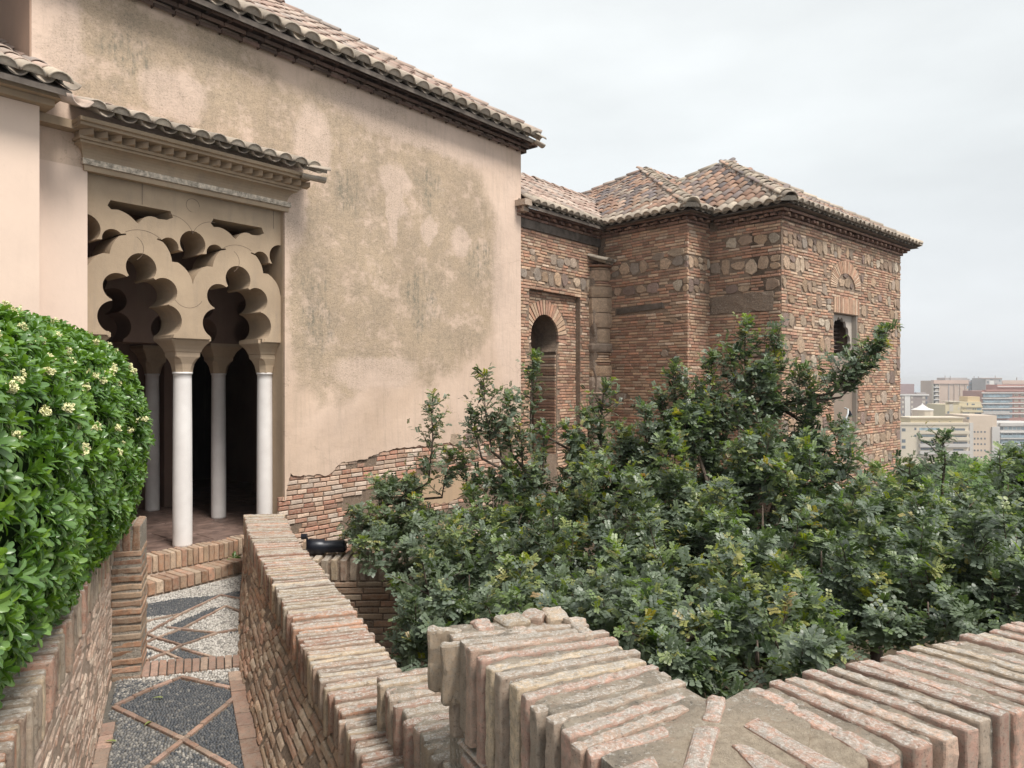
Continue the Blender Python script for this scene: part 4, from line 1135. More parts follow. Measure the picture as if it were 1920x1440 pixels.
# ------------------------------------------------------------------ block one and tower
tw_ = thing('brick_and_stone_tower', (5.5, 14.5, -3.0), 'square brick and rubble stone tower with hipped tile roof and a tall recessed window', 'tower')
b1 = thing('brick_palace_block', (1.5, 15.5, -3.0), 'brick block with hipped tile roof and a ruined engaged pier between doorway wing and tower', 'building')
bpb = Pieces('brick', M_brick, b1); spb1 = Pieces('stone', M_stone, b1)
TBR = (1.27, 1.43)
def sk1(t, z): return (TBR[0] < z < TBR[1] and .42 < t < 1.60) or t < .12
brick_field(WB, .05, 2.10, -2.0, 2.84, .056, bpb, spb1, skip=sk1, bands=[(2.03, 2.26, .85, .18, .30), (1.60, 1.86, .85, .20, .34)], blen=(.13, .25))
brick_field(WR, 0., .74, -2.0, 2.84, .056, bpb, spb1, bands=[(2.03, 2.26, .9, .14, .2), (1.60, 1.86, .9, .14, .22)], blen=(.12, .22))
spb1.add(*face_stone(WB, 1.85, 2.33, .40, .17, .02)); spb1.add(*face_stone(WB, 1.45, 2.30, .3, .16, .02))
bpb.flush(); spb1.flush()
def prism(name, poly, z0, z1, mat, parent):
    n = len(poly); V = [(x, y, z0) for x, y in poly]+[(x, y, z1) for x, y in poly]
    return mesh_obj(name, V, [tuple(range(n))[::-1], tuple(range(n, 2*n))]+[(i, (i+1) % n, n+(i+1) % n, n+i) for i in range(n)], mat, parent)
prism('mortar_core', [WB(0, 0, 0)[:2], WB(2.075, 0, 0)[:2], WR(.74, 0, 0)[:2], WR(.74, -6, 0)[:2], WB(0, -6, 0)[:2]], -6, 2.95, M_mortar, b1)
V, Fc = rough_box([WB(.45, -.02, 1.28), WB(1.56, -.02, 1.33), WB(1.56, .022, 1.33), WB(.45, .022, 1.28), WB(.45, -.02, 1.40), WB(1.56, -.02, 1.44), WB(1.56, .022, 1.44), WB(.45, .022, 1.40)], 6, 1, 2, .006, .006, 8)
mesh_obj('timber_beam', V, Fc, M_wood, b1)
# ruined engaged pier in the inner corner
pp = Pieces('pier_stone', M_stone, b1); pb_ = Pieces('pier_brick', M_brick, b1)
pc_ = MW(8.22, .36, 0)
z = -2.6
while z < 2.25:
    h = random.choice([.05, .05, .055, .22, .3, .18]); r = .27+random.uniform(-.03, .03) if h > .1 else .25+random.uniform(-.05, .05)
    if z+h > 2.27: h = 2.28-z
    if h < .03: break
    V = []; m = 12
    for zz in (z+.006, z+h*.3, z+h*.75, z+h-.006):
        for k in range(m):
            a = 2*math.pi*k/m; rr = r*(1+.10*noise.noise(Vector((k*.7, zz*5, 1))))*(1.0 if z+.01 < zz < z+h-.01 else .94)
            V.append((pc_[0]+rr*math.cos(a)*1.05, pc_[1]+rr*math.sin(a)*.9, zz))
    Fc = [tuple(range(m))[::-1], tuple(range(3*m, 4*m))]
    for i in range(3):
        for k in range(m): Fc.append((i*m+k, i*m+(k+1) % m, i*m+m+(k+1) % m, i*m+m+k))
    (pp if h > .1 else pb_).add(V, Fc); z += h
pp.flush(); pb_.flush()
V, Fc = rough_box([(x, y, -2.8) for x, y in MW.quad(7.95, 8.5, .0, .50)[::-1]]+[(x, y, 2.0) for x, y in MW.quad(7.98, 8.5, .0, .44)[::-1]], 3, 3, 30, .03, .06, 2.6)
mesh_obj('rubble_core', V, Fc, M_rough, b1)
capq = MW(8.2, .68, 2.33)
tile_roof(b1, MW(0, .74, 0)[:2], A, inw, 2.26, .32, 7.88, 8.48, .3, lambda u, d: True, M_lip, .17, .28, limit=20)
# tower walls
bpt = Pieces('brick', M_brick, tw_); spt = Pieces('stone', M_stone, tw_)
brick_field(WS, 0., 1.40, -2.0, 2.78, .054, bpt, spt, bands=[(2.38, 2.60, .9, .2, .32), (1.92, 2.18, .85, .14, .3), (1.56, 1.76, .75, .2, .36)], skip=lambda t, z: 1.22 < z < 1.55 and t < 1.25, blen=(.13, .25))
V, Fc = rough_box([WS(.05, -.02, 1.21), WS(1.28, -.02, 1.21), WS(1.28, .02, 1.21), WS(.05, .02, 1.21), WS(.05, -.02, 1.55), WS(1.28, -.02, 1.55), WS(1.28, .02, 1.55), WS(.05, .02, 1.55)], 12, 1, 5, .01, .02, 7)
mesh_obj('rough_plaster_patch', V, Fc, M_rough, tw_)
WIN = (2.08, 3.18, -1.02, 1.29)
AC, AZ, AR = 2.62, 1.80, .56
def skt(t, z):
    if WIN[0] < t < WIN[1] and WIN[2] < z < WIN[3]: return True
    if WIN[0]-.02 < t < WIN[1]+.06 and 1.29 <= z < 1.62: return True     # flat brick lintel
    if z > AZ-.02 and math.hypot((t-AC)/1.35, z-AZ) < AR: return True
    return False
bands_t = [(2.36, 2.60, .85, .11, .24), (1.94, 2.20, .55, .12, .28), (1.60, 1.82, .55, .11, .24), (1.31, 1.55, .6, .14, .28), (.93, 1.17, .6, .12, .26), (.50, .78, .35, .16, .30), (.24, .46, .45, .16, .3), (-.10, .16, .6, .16, .34), (-.52, -.26, .6, .16, .34), (-.95, -.68, .7, .16, .36), (-1.36, -1.12, .8, .16, .34), (-1.8, -1.55, .8, .16, .34)]
brick_field(WT, 0., 5.52, -2.2, 2.78, .054, bpt, spt, skip=skt, bands=bands_t, blen=(.13, .25))
bpt.flush(); spt.flush()
pv = Pieces('arch_brick', brick_material('brick_arch_orange', [(.42, .25, .17), (.48, .32, .22), (.38, .22, .15), (.50, .36, .26)], (.42, .34, .26), .4, 0, .004), tw_)
for i in range(34):
    a = R_(2+176*i/33.); a2 = a+R_(3.6); pts = []
    for r, aa in ((.30, a), (.545, a), (.545, a2), (.30, a2)): pts.append((AC+1.30*r*math.cos(aa)*(1 if r > .4 else 1.1), AZ+r*math.sin(aa)))
    pr = .02+random.uniform(-.004, .004)
    V = [WT(t_, -.03, z_) for t_, z_ in pts]+[WT(t_, pr, z_) for t_, z_ in pts]; pv.add(V, BOXF)
t = WIN[0]-.01
while t < WIN[1]+.05:
    pts = [(t, 1.305), (t+.042, 1.305), (t+.042, 1.60), (t, 1.60)]; pr = .02+random.uniform(-.004, .004)
    V = [WT(t_, -.03, z_) for t_, z_ in pts]+[WT(t_, pr, z_) for t_, z_ in pts]; pv.add(V, BOXF); t += .053
pv.flush()
ps = Pieces('lunette_stone', M_stone, tw_)
for x_, z_, w_, h_ in [(2.42, 1.90, .26, .16), (2.68, 1.92, .24, .2), (2.88, 1.87, .16, .12), (2.60, 2.05, .22, .1)]: ps.add(*face_stone(WT, x_, z_, w_, h_, .02))
ps.flush()
poly_panel('mortar_core', [[(0, -6), (5.52, -6), (5.52, 2.95), (0, 2.95)], [(WIN[0], WIN[2]), (WIN[1], WIN[2]), (WIN[1], WIN[3]), (WIN[0], WIN[3])]], .6, WT, M_mortar, tw_)
prism('mortar_core', [WS(0, 0, 0)[:2], WT(0, -.002, 0)[:2], WT(0, -.6, 0)[:2], WS(0, -.6, 0)[:2]], -6, 2.95, M_mortar, tw_)
prism('mortar_core', [WT(5.0, -.6, 0)[:2], WT(5.52, -.6, 0)[:2], WT(5.52, -6.0, 0)[:2], WT(5.0, -6.0, 0)[:2]], -6, 2.95, M_mortar, tw_)
WT.box('inner_wall', .3, 5.0, -4.2, -4.0, -2.5, 2.9, M_pl_brown, tw_)
WT.box('inner_wall', 4.2, 4.4, -4.0, -.61, -2.5, 2.9, M_pl_brown, tw_)
# window: scalloped stucco panel set back in the reveal, reveal lining, wooden slats
wi = mesh_obj('window', [WT(WIN[0]+.01, -.52, WIN[2]+.01), WT(WIN[1]-.01, -.52, WIN[2]+.01), WT(WIN[1]-.01, -.50, WIN[2]+.01), WT(WIN[0]+.01, -.50, WIN[2]+.01), WT(WIN[0]+.01, -.52, WIN[2]+.05), WT(WIN[1]-.01, -.52, WIN[2]+.05), WT(WIN[1]-.01, -.50, WIN[2]+.05), WT(WIN[0]+.01, -.50, WIN[2]+.05)], BOXF, M_pl_brown, tw_)
sc = []
for i in range(10):           # cusped arch edge, left half then mirrored
    a0, a1_ = 180-i*18, 180-(i+1)*18
    for k in range(5):
        aa = R_(a0+(a1_-a0)*k/4.); rr = .90+.085*math.sin(math.pi*k/4.)
        sc.append((2.60+rr*math.cos(aa)*.54, .60+rr*(abs(math.sin(aa))**1.25)*.66))
hole = [(2.60-.48, .47)]+sc+[(2.60+.48, .47)]
WP2 = Fr(WT(0, -.10, 0)[:2], A2, Bd)
M_grey = plaster_plain('stucco_grey_pale', (.47, .42, .37), (.38, .34, .30), .3)
poly_panel('scalloped_panel', [[(WIN[0]+.003, WIN[2]+.003), (WIN[1]-.003, WIN[2]+.003), (WIN[1]-.003, WIN[3]-.003), (WIN[0]+.003, WIN[3]-.003)], hole], .05, WP2, M_grey, wi)
WT.box('reveal_lining', WIN[1]-.02, WIN[1]-.003, -.097, -.002, WIN[2]+.004, WIN[3]-.004, M_grey, wi)
WT.box('lower_infill', WIN[0]+.004, WIN[1]-.022, -.096, -.088, WIN[2]+.004, .44, plaster_plain('infill_grey_brown', (.27, .215, .175), (.23, .185, .15), .3), wi)
WT.box('sill', WIN[0]-.02, WIN[1]+.05, -.097, .05, WIN[2]-.04, WIN[2]-.002, M_mortar_pink, wi)
psl = Pieces('slat', simple('weathered_slats', (.20, .15, .13), .8), wi)
for i in range(9):
    z = .42+i*.085; a = [WT(2.10, -.42, 0), WT(3.16, -.42, 0), WT(3.16, -.33, 0), WT(2.10, -.33, 0)]
    psl.add([(x, y, z-.02) for x, y, _ in a[:2]]+[(x, y, z+.02) for x, y, _ in a[2:]]+[(x, y, z-.005) for x, y, _ in a[:2]]+[(x, y, z+.035) for x, y, _ in a[2:]], BOXF)
psl.flush()
# a white and grey lamp fixed in the window reveal
lf = thing('wall_lamp', WT(2.45, .12, -.85), 'small white and grey lamp fitting at the foot of the tall tower window', 'lamp')
V, Fc = rough_box(box8([WT(2.24, .16, 0)[:2], WT(2.42, .16, 0)[:2], WT(2.40, .06, 0)[:2], WT(2.26, .06, 0)[:2]], -.98, -.76), 3, 2, 3, .02, .006, 9); mesh_obj('housing', V, Fc, M_lampw, lf)
V, Fc = rough_box(box8([WT(2.235, .165, 0)[:2], WT(2.425, .165, 0)[:2], WT(2.405, .055, 0)[:2], WT(2.255, .055, 0)[:2]], -.865, -.84), 3, 2, 1, .006, .001, 9); mesh_obj('band', V, Fc, M_black, lf)
V, Fc = tube([WT(2.36, .11, -.77), WT(2.44, .12, -.66), WT(2.54, .08, -.58), WT(2.58, .0, -.56)], .016, 6); mesh_obj('bracket', V, Fc, M_lampw, lf)
V, Fc = tube([WT(2.50, .11, -.62), WT(2.56, .11, -.70)], [.035, .045], 9); mesh_obj('lens', V, Fc, M_black, lf)
# eaves
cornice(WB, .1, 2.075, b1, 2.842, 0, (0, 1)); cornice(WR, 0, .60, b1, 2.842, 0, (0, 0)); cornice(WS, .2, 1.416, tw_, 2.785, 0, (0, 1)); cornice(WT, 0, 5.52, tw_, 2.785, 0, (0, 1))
ov = .30; zt = 2.97; tp = .62
Qe = (Q[0]-A2[0]*ov+Bd[0]*ov, Q[1]-A2[1]*ov+Bd[1]*ov); Re = (Rc[0]-A2[0]*ov+Bd[0]*ov, Rc[1]-A2[1]*ov+Bd[1]*ov)
inB = (-Bd[0], -Bd[1]); HW = 3.08; H1 = 4.1; tp1 = .56
def at2(o, a, b, z): return (o[0]+A2[0]*a+inB[0]*b, o[1]+A2[1]*a+inB[1]*b, z)
apT = at2(Qe, HW, HW, zt+HW*tp); ap1 = at2(Re, H1, H1, zt+.02+H1*tp1)
def facepl(x, y, o, axis, z0, tt):
    d = (x-o[0])*axis[0]+(y-o[1])*axis[1]; return z0+d*tt
# tower right slope: eave along A2 from Qe, up slope inB ; left slope: eave along inB from Qe, up slope A2
tile_roof(tw_, Qe, A2, inB, zt, tp, 0.05, 2*HW-.02, HW, lambda u, d: d < u+.05 and u < 2*HW-d, M_tile2, .2, .31)
def keepTL(u, d):
    if not (u > d-.05 and u < 2*HW-d): return False
    x, y = Qe[0]+inB[0]*u+A2[0]*d, Qe[1]+inB[1]*u+A2[1]*d
    return zt+d*tp > facepl(x, y, Re, inB, zt+.02, tp1)-.03 or (x-Re[0])*inB[0]+(y-Re[1])*inB[1] < 0
tile_roof(tw_, Qe, inB, A2, zt, tp, 0.05, 2*HW, HW, keepTL, M_tile2, .2, .31)
tile_roof(b1, Re, inB, A2, zt+.02, tp1, 0.05, 2*H1, H1, lambda u, d: d-.05 < u < 2*H1-d and 3.0+((oE[0]-(Re[0]+inB[0]*u+A2[0]*d))*N_[0]+(oE[1]-(Re[1]+inB[1]*u+A2[1]*d))*N_[1])*tan_d < zt+.02+d*tp1+.05+(9 if ((oE[0]-(Re[0]+inB[0]*u+A2[0]*d))*N_[0]+(oE[1]-(Re[1]+inB[1]*u+A2[1]*d))*N_[1]) > 1.75 else 0), M_tile2, .2, .31)
def keepBR(u, d):
    if not (d < u+.05): return False
    x, y = Re[0]+A2[0]*u+inB[0]*d, Re[1]+A2[1]*u+inB[1]*d
    return zt+.02+d*tp1 > facepl(x, y, Qe, A2, zt, tp)-.03
tile_roof(b1, Re, A2, inB, zt+.02, tp1, 0.05, 4.5, H1, keepBR, M_tile2, .2, .31)
def pyr(o, h, ap, parent, zz):
    a, b_, c_, d_ = at2(o, .02, .02, zz), at2(o, 2*h, .02, zz), at2(o, 2*h, 2*h, zz), at2(o, .02, 2*h, zz)
    ap = (ap[0], ap[1], ap[2]-.02)
    mesh_obj('roof_deck', [a, b_, c_, d_, ap], [(0, 1, 4), (1, 2, 4), (2, 3, 4), (3, 0, 4), (3, 2, 1, 0)], M_wood, parent)
pyr(Qe, HW, apT, tw_, zt-.01); pyr(Re, H1, ap1, b1, zt+.01)
up = lambda p, d=.07: (p[0], p[1], p[2]+d)
ridge_line(tw_, at2(Qe, -.02, -.02, zt+.06), up(apT), M_lip, .32, 1.35, 'hip_tile')
ridge_line(tw_, at2(Qe, 2*HW, 0, zt+.06), up(apT), M_lip, .32, 1.35, 'hip_tile')
ridge_line(tw_, at2(Qe, .0, 2*HW, zt+.06), up(apT), M_lip, .32, 1.35, 'hip_tile')
ridge_line(b1, at2(Re, -.02, -.02, zt+.09), up(ap1), M_lip, .32, 1.45, 'hip_tile')
ridge_line(b1, up(ap1), at2(Re, H1+2.2, H1, ap1[2]+.07), M_tile, .32, 1.3)
ridge_line(b1, at2(Re, 0, 2*H1, zt+.09), up(ap1), M_tile, .32, 1.3, 'hip_tile')
# upright end tiles on the hips
for base, par, s_ in ((at2(Qe, .18, .18, zt+.20), tw_, 1.3), (at2(Re, .02, .02, zt+.13), b1, 1.5)):
    hd = Vector((A2[0]+inB[0], A2[1]+inB[1], .35)).normalized(); ex = hd.cross(Vector((0, 0, 1))).normalized(); ez = ex.cross(hd)
    if ez.z < 0: ez = -ez
    mesh_obj('end_tile', xf(TV*np.array((s_, .6, s_)), Vector(base)-hd*.12, ex, (hd-ez*.35).normalized(), ez), TF, M_lip, par, (.8, .8, .5), True)

# ------------------------------------------------------------------ right parapet of the path
rp = thing('path_parapet', (-1.6, 5.0, PZ), 'long curving brick parapet along the right of the cobbled path', 'wall')
pc = Pieces('coping_brick', M_cope, rp)
s = .02; TZ = -1.55; k = 0
while s < seglen[-1]-.08:
    th_ = random.uniform(.040, .052); a0, a1_ = interp(TL, s), interp(TL, s+th_); b0, b1_ = interp(TRr, s), interp(TRr, s+th_)
    o = random.uniform(-.012, .018); d = Vector((b0[0]-a0[0], b0[1]-a0[1])).normalized()*o; d2 = Vector((b0[0]-a0[0], b0[1]-a0[1])).normalized()*random.uniform(-.014, .014)
    zt_ = TZ+random.uniform(-.008, .007)
    q = [(a0[0]-d.x, a0[1]-d.y), (a1_[0]-d.x, a1_[1]-d.y), (b1_[0]+d2.x, b1_[1]+d2.y), (b0[0]+d2.x, b0[1]+d2.y)]
    V, Fc = rough_box(box8(q, TZ-.22+random.uniform(-.02, .03), zt_), 1, 8, 3, .010, .006, 13, k)
    pc.add(V, Fc); s += th_+random.uniform(.012, .024); k += 1
pc.flush()
# core
def strip_core(name, TLp, TRp, BLp, BRp, z0, z1, mat, parent, m=46):
    V = []; Fc = []
    for i in range(m+1):
        s_ = seglen[-1]*i/m
        tl, tr, bl_, br_ = interp(TLp, s_), interp(TRp, s_), interp(BLp, s_), interp(BRp, s_)
        ins = Vector((tr[0]-tl[0], tr[1]-tl[1])).normalized()*.024
        w1 = nv((bl_[0], bl_[1], 0), 4, .01)
        V += [(bl_[0]+(bl_[0]-tl[0])*(PZ-z0)/.47+ins.x*.35, bl_[1]+ins.y*.35, z0), (tl[0]+ins.x*.5, tl[1]+ins.y*.5, z1-.21), (tl[0]+ins.x, tl[1]+ins.y, z1), (tr[0]-ins.x, tr[1]-ins.y, z1), (br_[0]-ins.x, br_[1]-ins.y, z0)]
    for i in range(m):
        for k_ in range(5):
            k2 = (k_+1) % 5; Fc.append((i*5+k_, i*5+k2, i*5+5+k2, i*5+5+k_))
    Fc += [(4, 3, 2, 1, 0), tuple(m*5+k_ for k_ in range(5))]
    return mesh_obj(name, V, Fc, mat, parent)
BRr = [(x+.03, y) for x, y in TRr]
strip_core('mortar_core', TL, TRr, BL, BRr, PZ-.4, TZ-.012, M_rough, rp)
def RPP(t, n, z):
    f = min(1, max(-.3, (z-PZ)/(TZ-.22-PZ))); b, tt = interp(BL, t), interp(TL, t); b2 = interp(BL, t+.02)
    x, y = b[0]+(tt[0]-b[0])*f, b[1]+(tt[1]-b[1])*f
    # outward = towards the path
    d = Vector((interp(BL, t+.03)[0]-b[0], interp(BL, t+.03)[1]-b[1]))
    if d.length < 1e-6: d = Vector((.45, -.9))
    d.normalize(); nn = Vector((d.y, -d.x))
    return (x+nn.x*(n-.004), y+nn.y*(n-.004), z)
pw = Pieces('wall_brick', M_wallbrick, rp)
brick_field(RPP, 0.02, seglen[-1]-.3, PZ-.02, TZ-.215, .046, pw, None, blen=(.07, .22), joint=.010, proud=.003, wob=.014, skip=lambda t, z: noise.noise(Vector((t*7, z*9, 4))) > .33)
pw.flush()
# ------------------------------------------------------------------ left parapet, pillar
lp = thing('left_parapet', LW(1.4, -.2, PZ), 'brick parapet with pale face carrying the flowering hedge left of the path', 'wall')
LTZ = -1.10
pl_ = Pieces('coping_brick', M_cope, lp); s = .0; k = 0
while s < 3.9:
    th_ = random.uniform(.042, .055); q = LW.quad(s, s+th_, -.42+random.uniform(-.01, .01), .0+random.uniform(-.010, .012))
    V, Fc = rough_box(box8(q[::-1], LTZ-.22+random.uniform(-.02, .01), LTZ+random.uniform(-.008, .008)), 1, 7, 4, .010, .006, 13, k); pl_.add(V, Fc); s += th_+random.uniform(.014, .024); k += 1
pl_.flush()
LW.box('mortar_core', 0, 4.2, -.41, -.016, PZ-.3, LTZ-.016, M_mortar_pink, lp)
LF = Fr(LW(0, -.014, 0)[:2], LW.d, LW.n)
plb = Pieces('wall_brick', M_pink, lp)
brick_field(LF, 0.02, 4.0, PZ-.02, LTZ-.225, .052, plb, None, blen=(.06, .20), joint=.010, proud=.004, wob=.014, skip=lambda t, z: noise.noise(Vector((t*6, z*8, 1))) > .28)
plb.flush()
pi_ = thing('brick_pillar', (-2.93, 5.45, PZ), 'slender brick pillar ending the left parapet beside the steps', 'pillar')
PQ = [(-2.985, 5.285), (-2.79, 5.345), (-2.93, 5.70), (-3.13, 5.64)]
pcl = Pieces('brick', M_wallbrick, pi_); z = PZ-.02; k = 0
cen = Vector((sum(p[0] for p in PQ)/4, sum(p[1] for p in PQ)/4))
while z < -1.30:
    h = .044; g = random.uniform(-.006, .01)
    q = [tuple(Vector(p)+(Vector(p)-cen).normalized()*g) for p in PQ]
    V, Fc = rough_box(box8(q, z, z+h), 3, 4, 1, .008, .006, 16, k); pcl.add(V, Fc); z += h+.018; k += 1
for i in range(3):
    a = lambda f, g_: tuple(Vector(PQ[0]).lerp(Vector(PQ[1]), f).lerp(Vector(PQ[3]).lerp(Vector(PQ[2]), f), g_))
    f0, f1 = i/3+.02, (i+1)/3-.03
    V, Fc = rough_box(box8([a(f0, 0), a(f1, 0), a(f1, 1), a(f0, 1)], -1.29, -1.085+random.uniform(-.008, .008)), 2, 4, 4, .012, .006, 12, i); pcl.add(V, Fc)
pcl.flush()
q = [tuple(cen+(Vector(p)-cen)*.972) for p in PQ]; boxobj('mortar_core', q, PZ-.1, -1.10, M_mortar_l, pi_)
# retaining side below the steps on the left, so the step ends die into masonry
ls = thing('stair_side_wall', (-4.0, 6.4, PZ), 'low brick side wall behind the pillar at the left of the steps', 'wall')
SW = Fr((-3.05, 5.66), (-.50, .866), (.866, .50))
SW.box('mortar_core', 0, 3.4, -.3, -.014, PZ-.2, -1.62, M_mortar_l, ls)
psw = Pieces('wall_brick', M_wallbrick, ls); brick_field(Fr(SW(0, -.012, 0)[:2], SW.d, SW.n), 0, 3.4, PZ, -1.62, .055, psw, blen=(.14, .26)); psw.flush()

# ------------------------------------------------------------------ low terrace wall behind the parapet
tw2 = thing('terrace_wall', (-1.5, 8.1, -3.3), 'low dark brick terrace wall with upright coping bricks under the shrub', 'wall')
TWF = Fr((-2.75, 7.86), (1, .03), (.03, -1))
pt = Pieces('coping_brick', M_cope, tw2); s = 0; k = 0
while s < 2.6:
    q = TWF.quad(s, s+.075, -.46, .0+random.uniform(-.01, .01)); V, Fc = rough_box(box8(q[::-1], -2.24, -2.0+random.uniform(-.008, .008)), 2, 5, 3, .014, .007, 12, k); pt.add(V, Fc); s += .105; k += 1
pt.flush()
TWF.box('mortar_core', 0, 3.0, -.44, -.014, -3.6, -2.03, M_mortar, tw2)
pt = Pieces('brick', M_wallbrick, tw2); brick_field(Fr(TWF(0, -.014, 0)[:2], TWF.d, TWF.n), 0, 3.0, -3.5, -2.26, .075, pt, blen=(.2, .32), joint=.014, proud=.014); pt.flush()
bpt_ = thing('black_floodlight', (-2.05, 8.1, -1.99), 'black cylindrical floodlight lying on the low terrace wall', 'floodlight')
V, Fc = tube([(-2.33, 8.12, -1.90), (-2.27, 8.12, -1.91), (-2.15, 8.12, -1.91), (-2.14, 8.12, -1.91), (-1.93, 8.14, -1.905), (-1.91, 8.14, -1.90)], [.088, .092, .088, .070, .072, .055], 16); mesh_obj('housing', V, Fc, M_black, bpt_, smooth=True)
V, Fc = tube([(-2.33, 8.1, -1.99), (-2.335, 8.1, -1.82), (-2.36, 8.1, -1.79)], [.016, .014, .02], 8); mesh_obj('bracket', V, Fc, M_black, bpt_)
V, Fc = tube([(-2.40, 8.1, -1.79), (-2.34, 8.1, -1.785)], [.035, .03], 10); mesh_obj('knob', V, Fc, M_black, bpt_)
cb = thing('clay_finial_ball', tuple(at(951, 815, 9.6)), 'round tan clay ball standing in front of the stones at the wall corner', 'ball finial')
bc = at(951, 800, 9.6); V, Fc = lathe([(.03, bc.z-.24), (.055, bc.z-.12), (.045, bc.z-.09), (.095, bc.z-.05), (.112, bc.z), (.10, bc.z+.05), (.06, bc.z+.088), (.01, bc.z+.10)], (bc.x, bc.y), 18); mesh_obj('ball', V, Fc, M_ball, cb, smooth=True)
boxobj('pedestal', [(bc.x-.08, bc.y-.08), (bc.x+.08, bc.y-.08), (bc.x+.08, bc.y+.08), (bc.x-.08, bc.y+.08)], -3.4, bc.z-.225, M_mortar, cb)

# ------------------------------------------------------------------ foreground walls
HZ = -.86
fg = thing('foreground_parapet', (.6, 2.0, PZ), 'thick L shaped parapet with weathered on-edge coping bricks filling the lower right foreground', 'wall')
L0, L1 = Vector((-.253, 2.50)), Vector((.178, 1.62)); R0, R1 = Vector((.205, 2.60)), Vector((.575, 1.90))
pf = Pieces('coping_brick', M_cope_near, fg)
n1 = 12
pals = [(.3, .6), (.55, .4), (.7, .5), (.02, .5), (.42, .8), (.28, .4), (.42, .9), (.02, .45), (.55, .3), (.28, .5), (.1, .6), (.7, .5), (.02, .7)]
for i in range(n1):
    f0 = .10+(i)*.90/n1; f1 = f0+.90/n1*random.uniform(.56, .70)
    ext = random.uniform(-.014, .014); ex2 = random.uniform(-.02, .02)
    a0, a1_, b0, b1_ = L0.lerp(L1, f0), L0.lerp(L1, f1), R0.lerp(R1, f0), R0.lerp(R1, f1)
    d = (b0-a0).normalized()
    if i > 9: b0 = a0+(b0-a0)*(.85 if i == 10 else .72); b1_ = a1_+(b1_-a1_)*(.85 if i == 10 else .72)
    V, Fc = rough_box(box8([tuple(a0-d*ext), tuple(a1_-d*ext), tuple(b1_+d*ex2), tuple(b0+d*ex2)], HZ-.31+random.uniform(-.03, .03), HZ+random.uniform(-.006, .006)), 2, 24, 10, .007, .0042, 26, i)
    pv_ = pals[i % len(pals)]; pf.add(V, Fc, (pv_[0], pv_[1], .5))
# broken brick ends on the far end
for i, (px, py, w_, l_, an, zz) in enumerate([(835, 1178, .05, .12, -15, -.01), (862, 1196, .04, .12, 10, -.02), (905, 1170, .10, .07, 20, .0), (958, 1163, .10, .10, 35, .004), (1000, 1156, .09, .09, 70, .006), (1040, 1152, .08, .13, 100, .006), (1078, 1163, .05, .08, 40, .0), (985, 1180, .10, .06, 30, -.012), (1090, 1180, .16, .045, 12, -.004), (930, 1188, .05, .11, 75, -.018)]):
    x, y = onz(px, py, HZ); c_, s_ = math.cos(R_(an)), math.sin(R_(an))
    q = [(x+c_*a-s_*b, y+s_*a+c_*b) for a, b in ((-l_/2, -w_/2), (l_/2, -w_/2), (l_/2, w_/2), (-l_/2, w_/2))]
    V, Fc = rough_box(box8(q, HZ-.22 if i < 2 else HZ-.10, HZ+zz+.008), 6, 4, 4, .012, .008, 18, 40+i); pf.add(V, Fc)
# segment two
u2 = Vector((.904, .427)); v2 = Vector((.566, -.824))
bk = Vector((.655, 1.985)); k = 0; s = 0
N0 = Vector((.828, 1.605))
while s < 3.6:
    th_ = random.uniform(.040, .050); b0 = bk+u2*s; b1_ = bk+u2*(s+th_)
    fan = lambda x: N0+u2*(x+.085*min(1, x/.16))
    c0, c1 = fan(s), fan(s+th_); d_ = (c0-b0).normalized(); ea, eb = random.uniform(-.012, .012), random.uniform(-.01, .012)
    q = [tuple(c0+d_*ea), tuple(c1+d_*ea), tuple(b1_-d_*eb), tuple(b0-d_*eb)]
    V, Fc = rough_box(box8(q, HZ-.30+random.uniform(-.02, .02), HZ+random.uniform(-.006, .006)), 2, 24, 8, .007, .0042, 26, 60+k)
    pf.add(V, Fc, (random.choice([.02, .15, .3, .42, .55, .7, .9, .02, .15]), random.random(), .5)); s += th_+random.uniform(.026, .038); k += 1
def pxbrick(pts, z0, z1, seed):
    q = [onz(x, y, HZ) for x, y in pts]; V, Fc = rough_box(box8(q, z0, z1), 8, 3, 4, .011, .006, 16, seed); pf.add(V, Fc, (random.choice([.02, .15, .75]), .6, .5))
pxbrick([(1314, 1347), (1350, 1353), (1366, 1307), (1326, 1306)], HZ-.1, HZ+.004, 90)
pxbrick([(1262, 1490), (1318, 1490), (1350, 1362), (1303, 1361)], HZ-.2, HZ+.004, 91)
pxbrick([(1462, 1490), (1570, 1480), (1396, 1391), (1370, 1396)], HZ-.2, HZ+.003, 92)
pxbrick([(1600, 1490), (1668, 1480), (1415, 1344), (1392, 1358)], HZ-.2, HZ+.003, 93)
pxbrick([(1098, 1400), (1108, 1418), (1258, 1379), (1245, 1357)], HZ-.25, HZ+.002, 94)
pxbrick([(1128, 1450), (1135, 1480), (1245, 1450), (1224, 1412)], HZ-.25, HZ+.002, 95)
pf.flush()
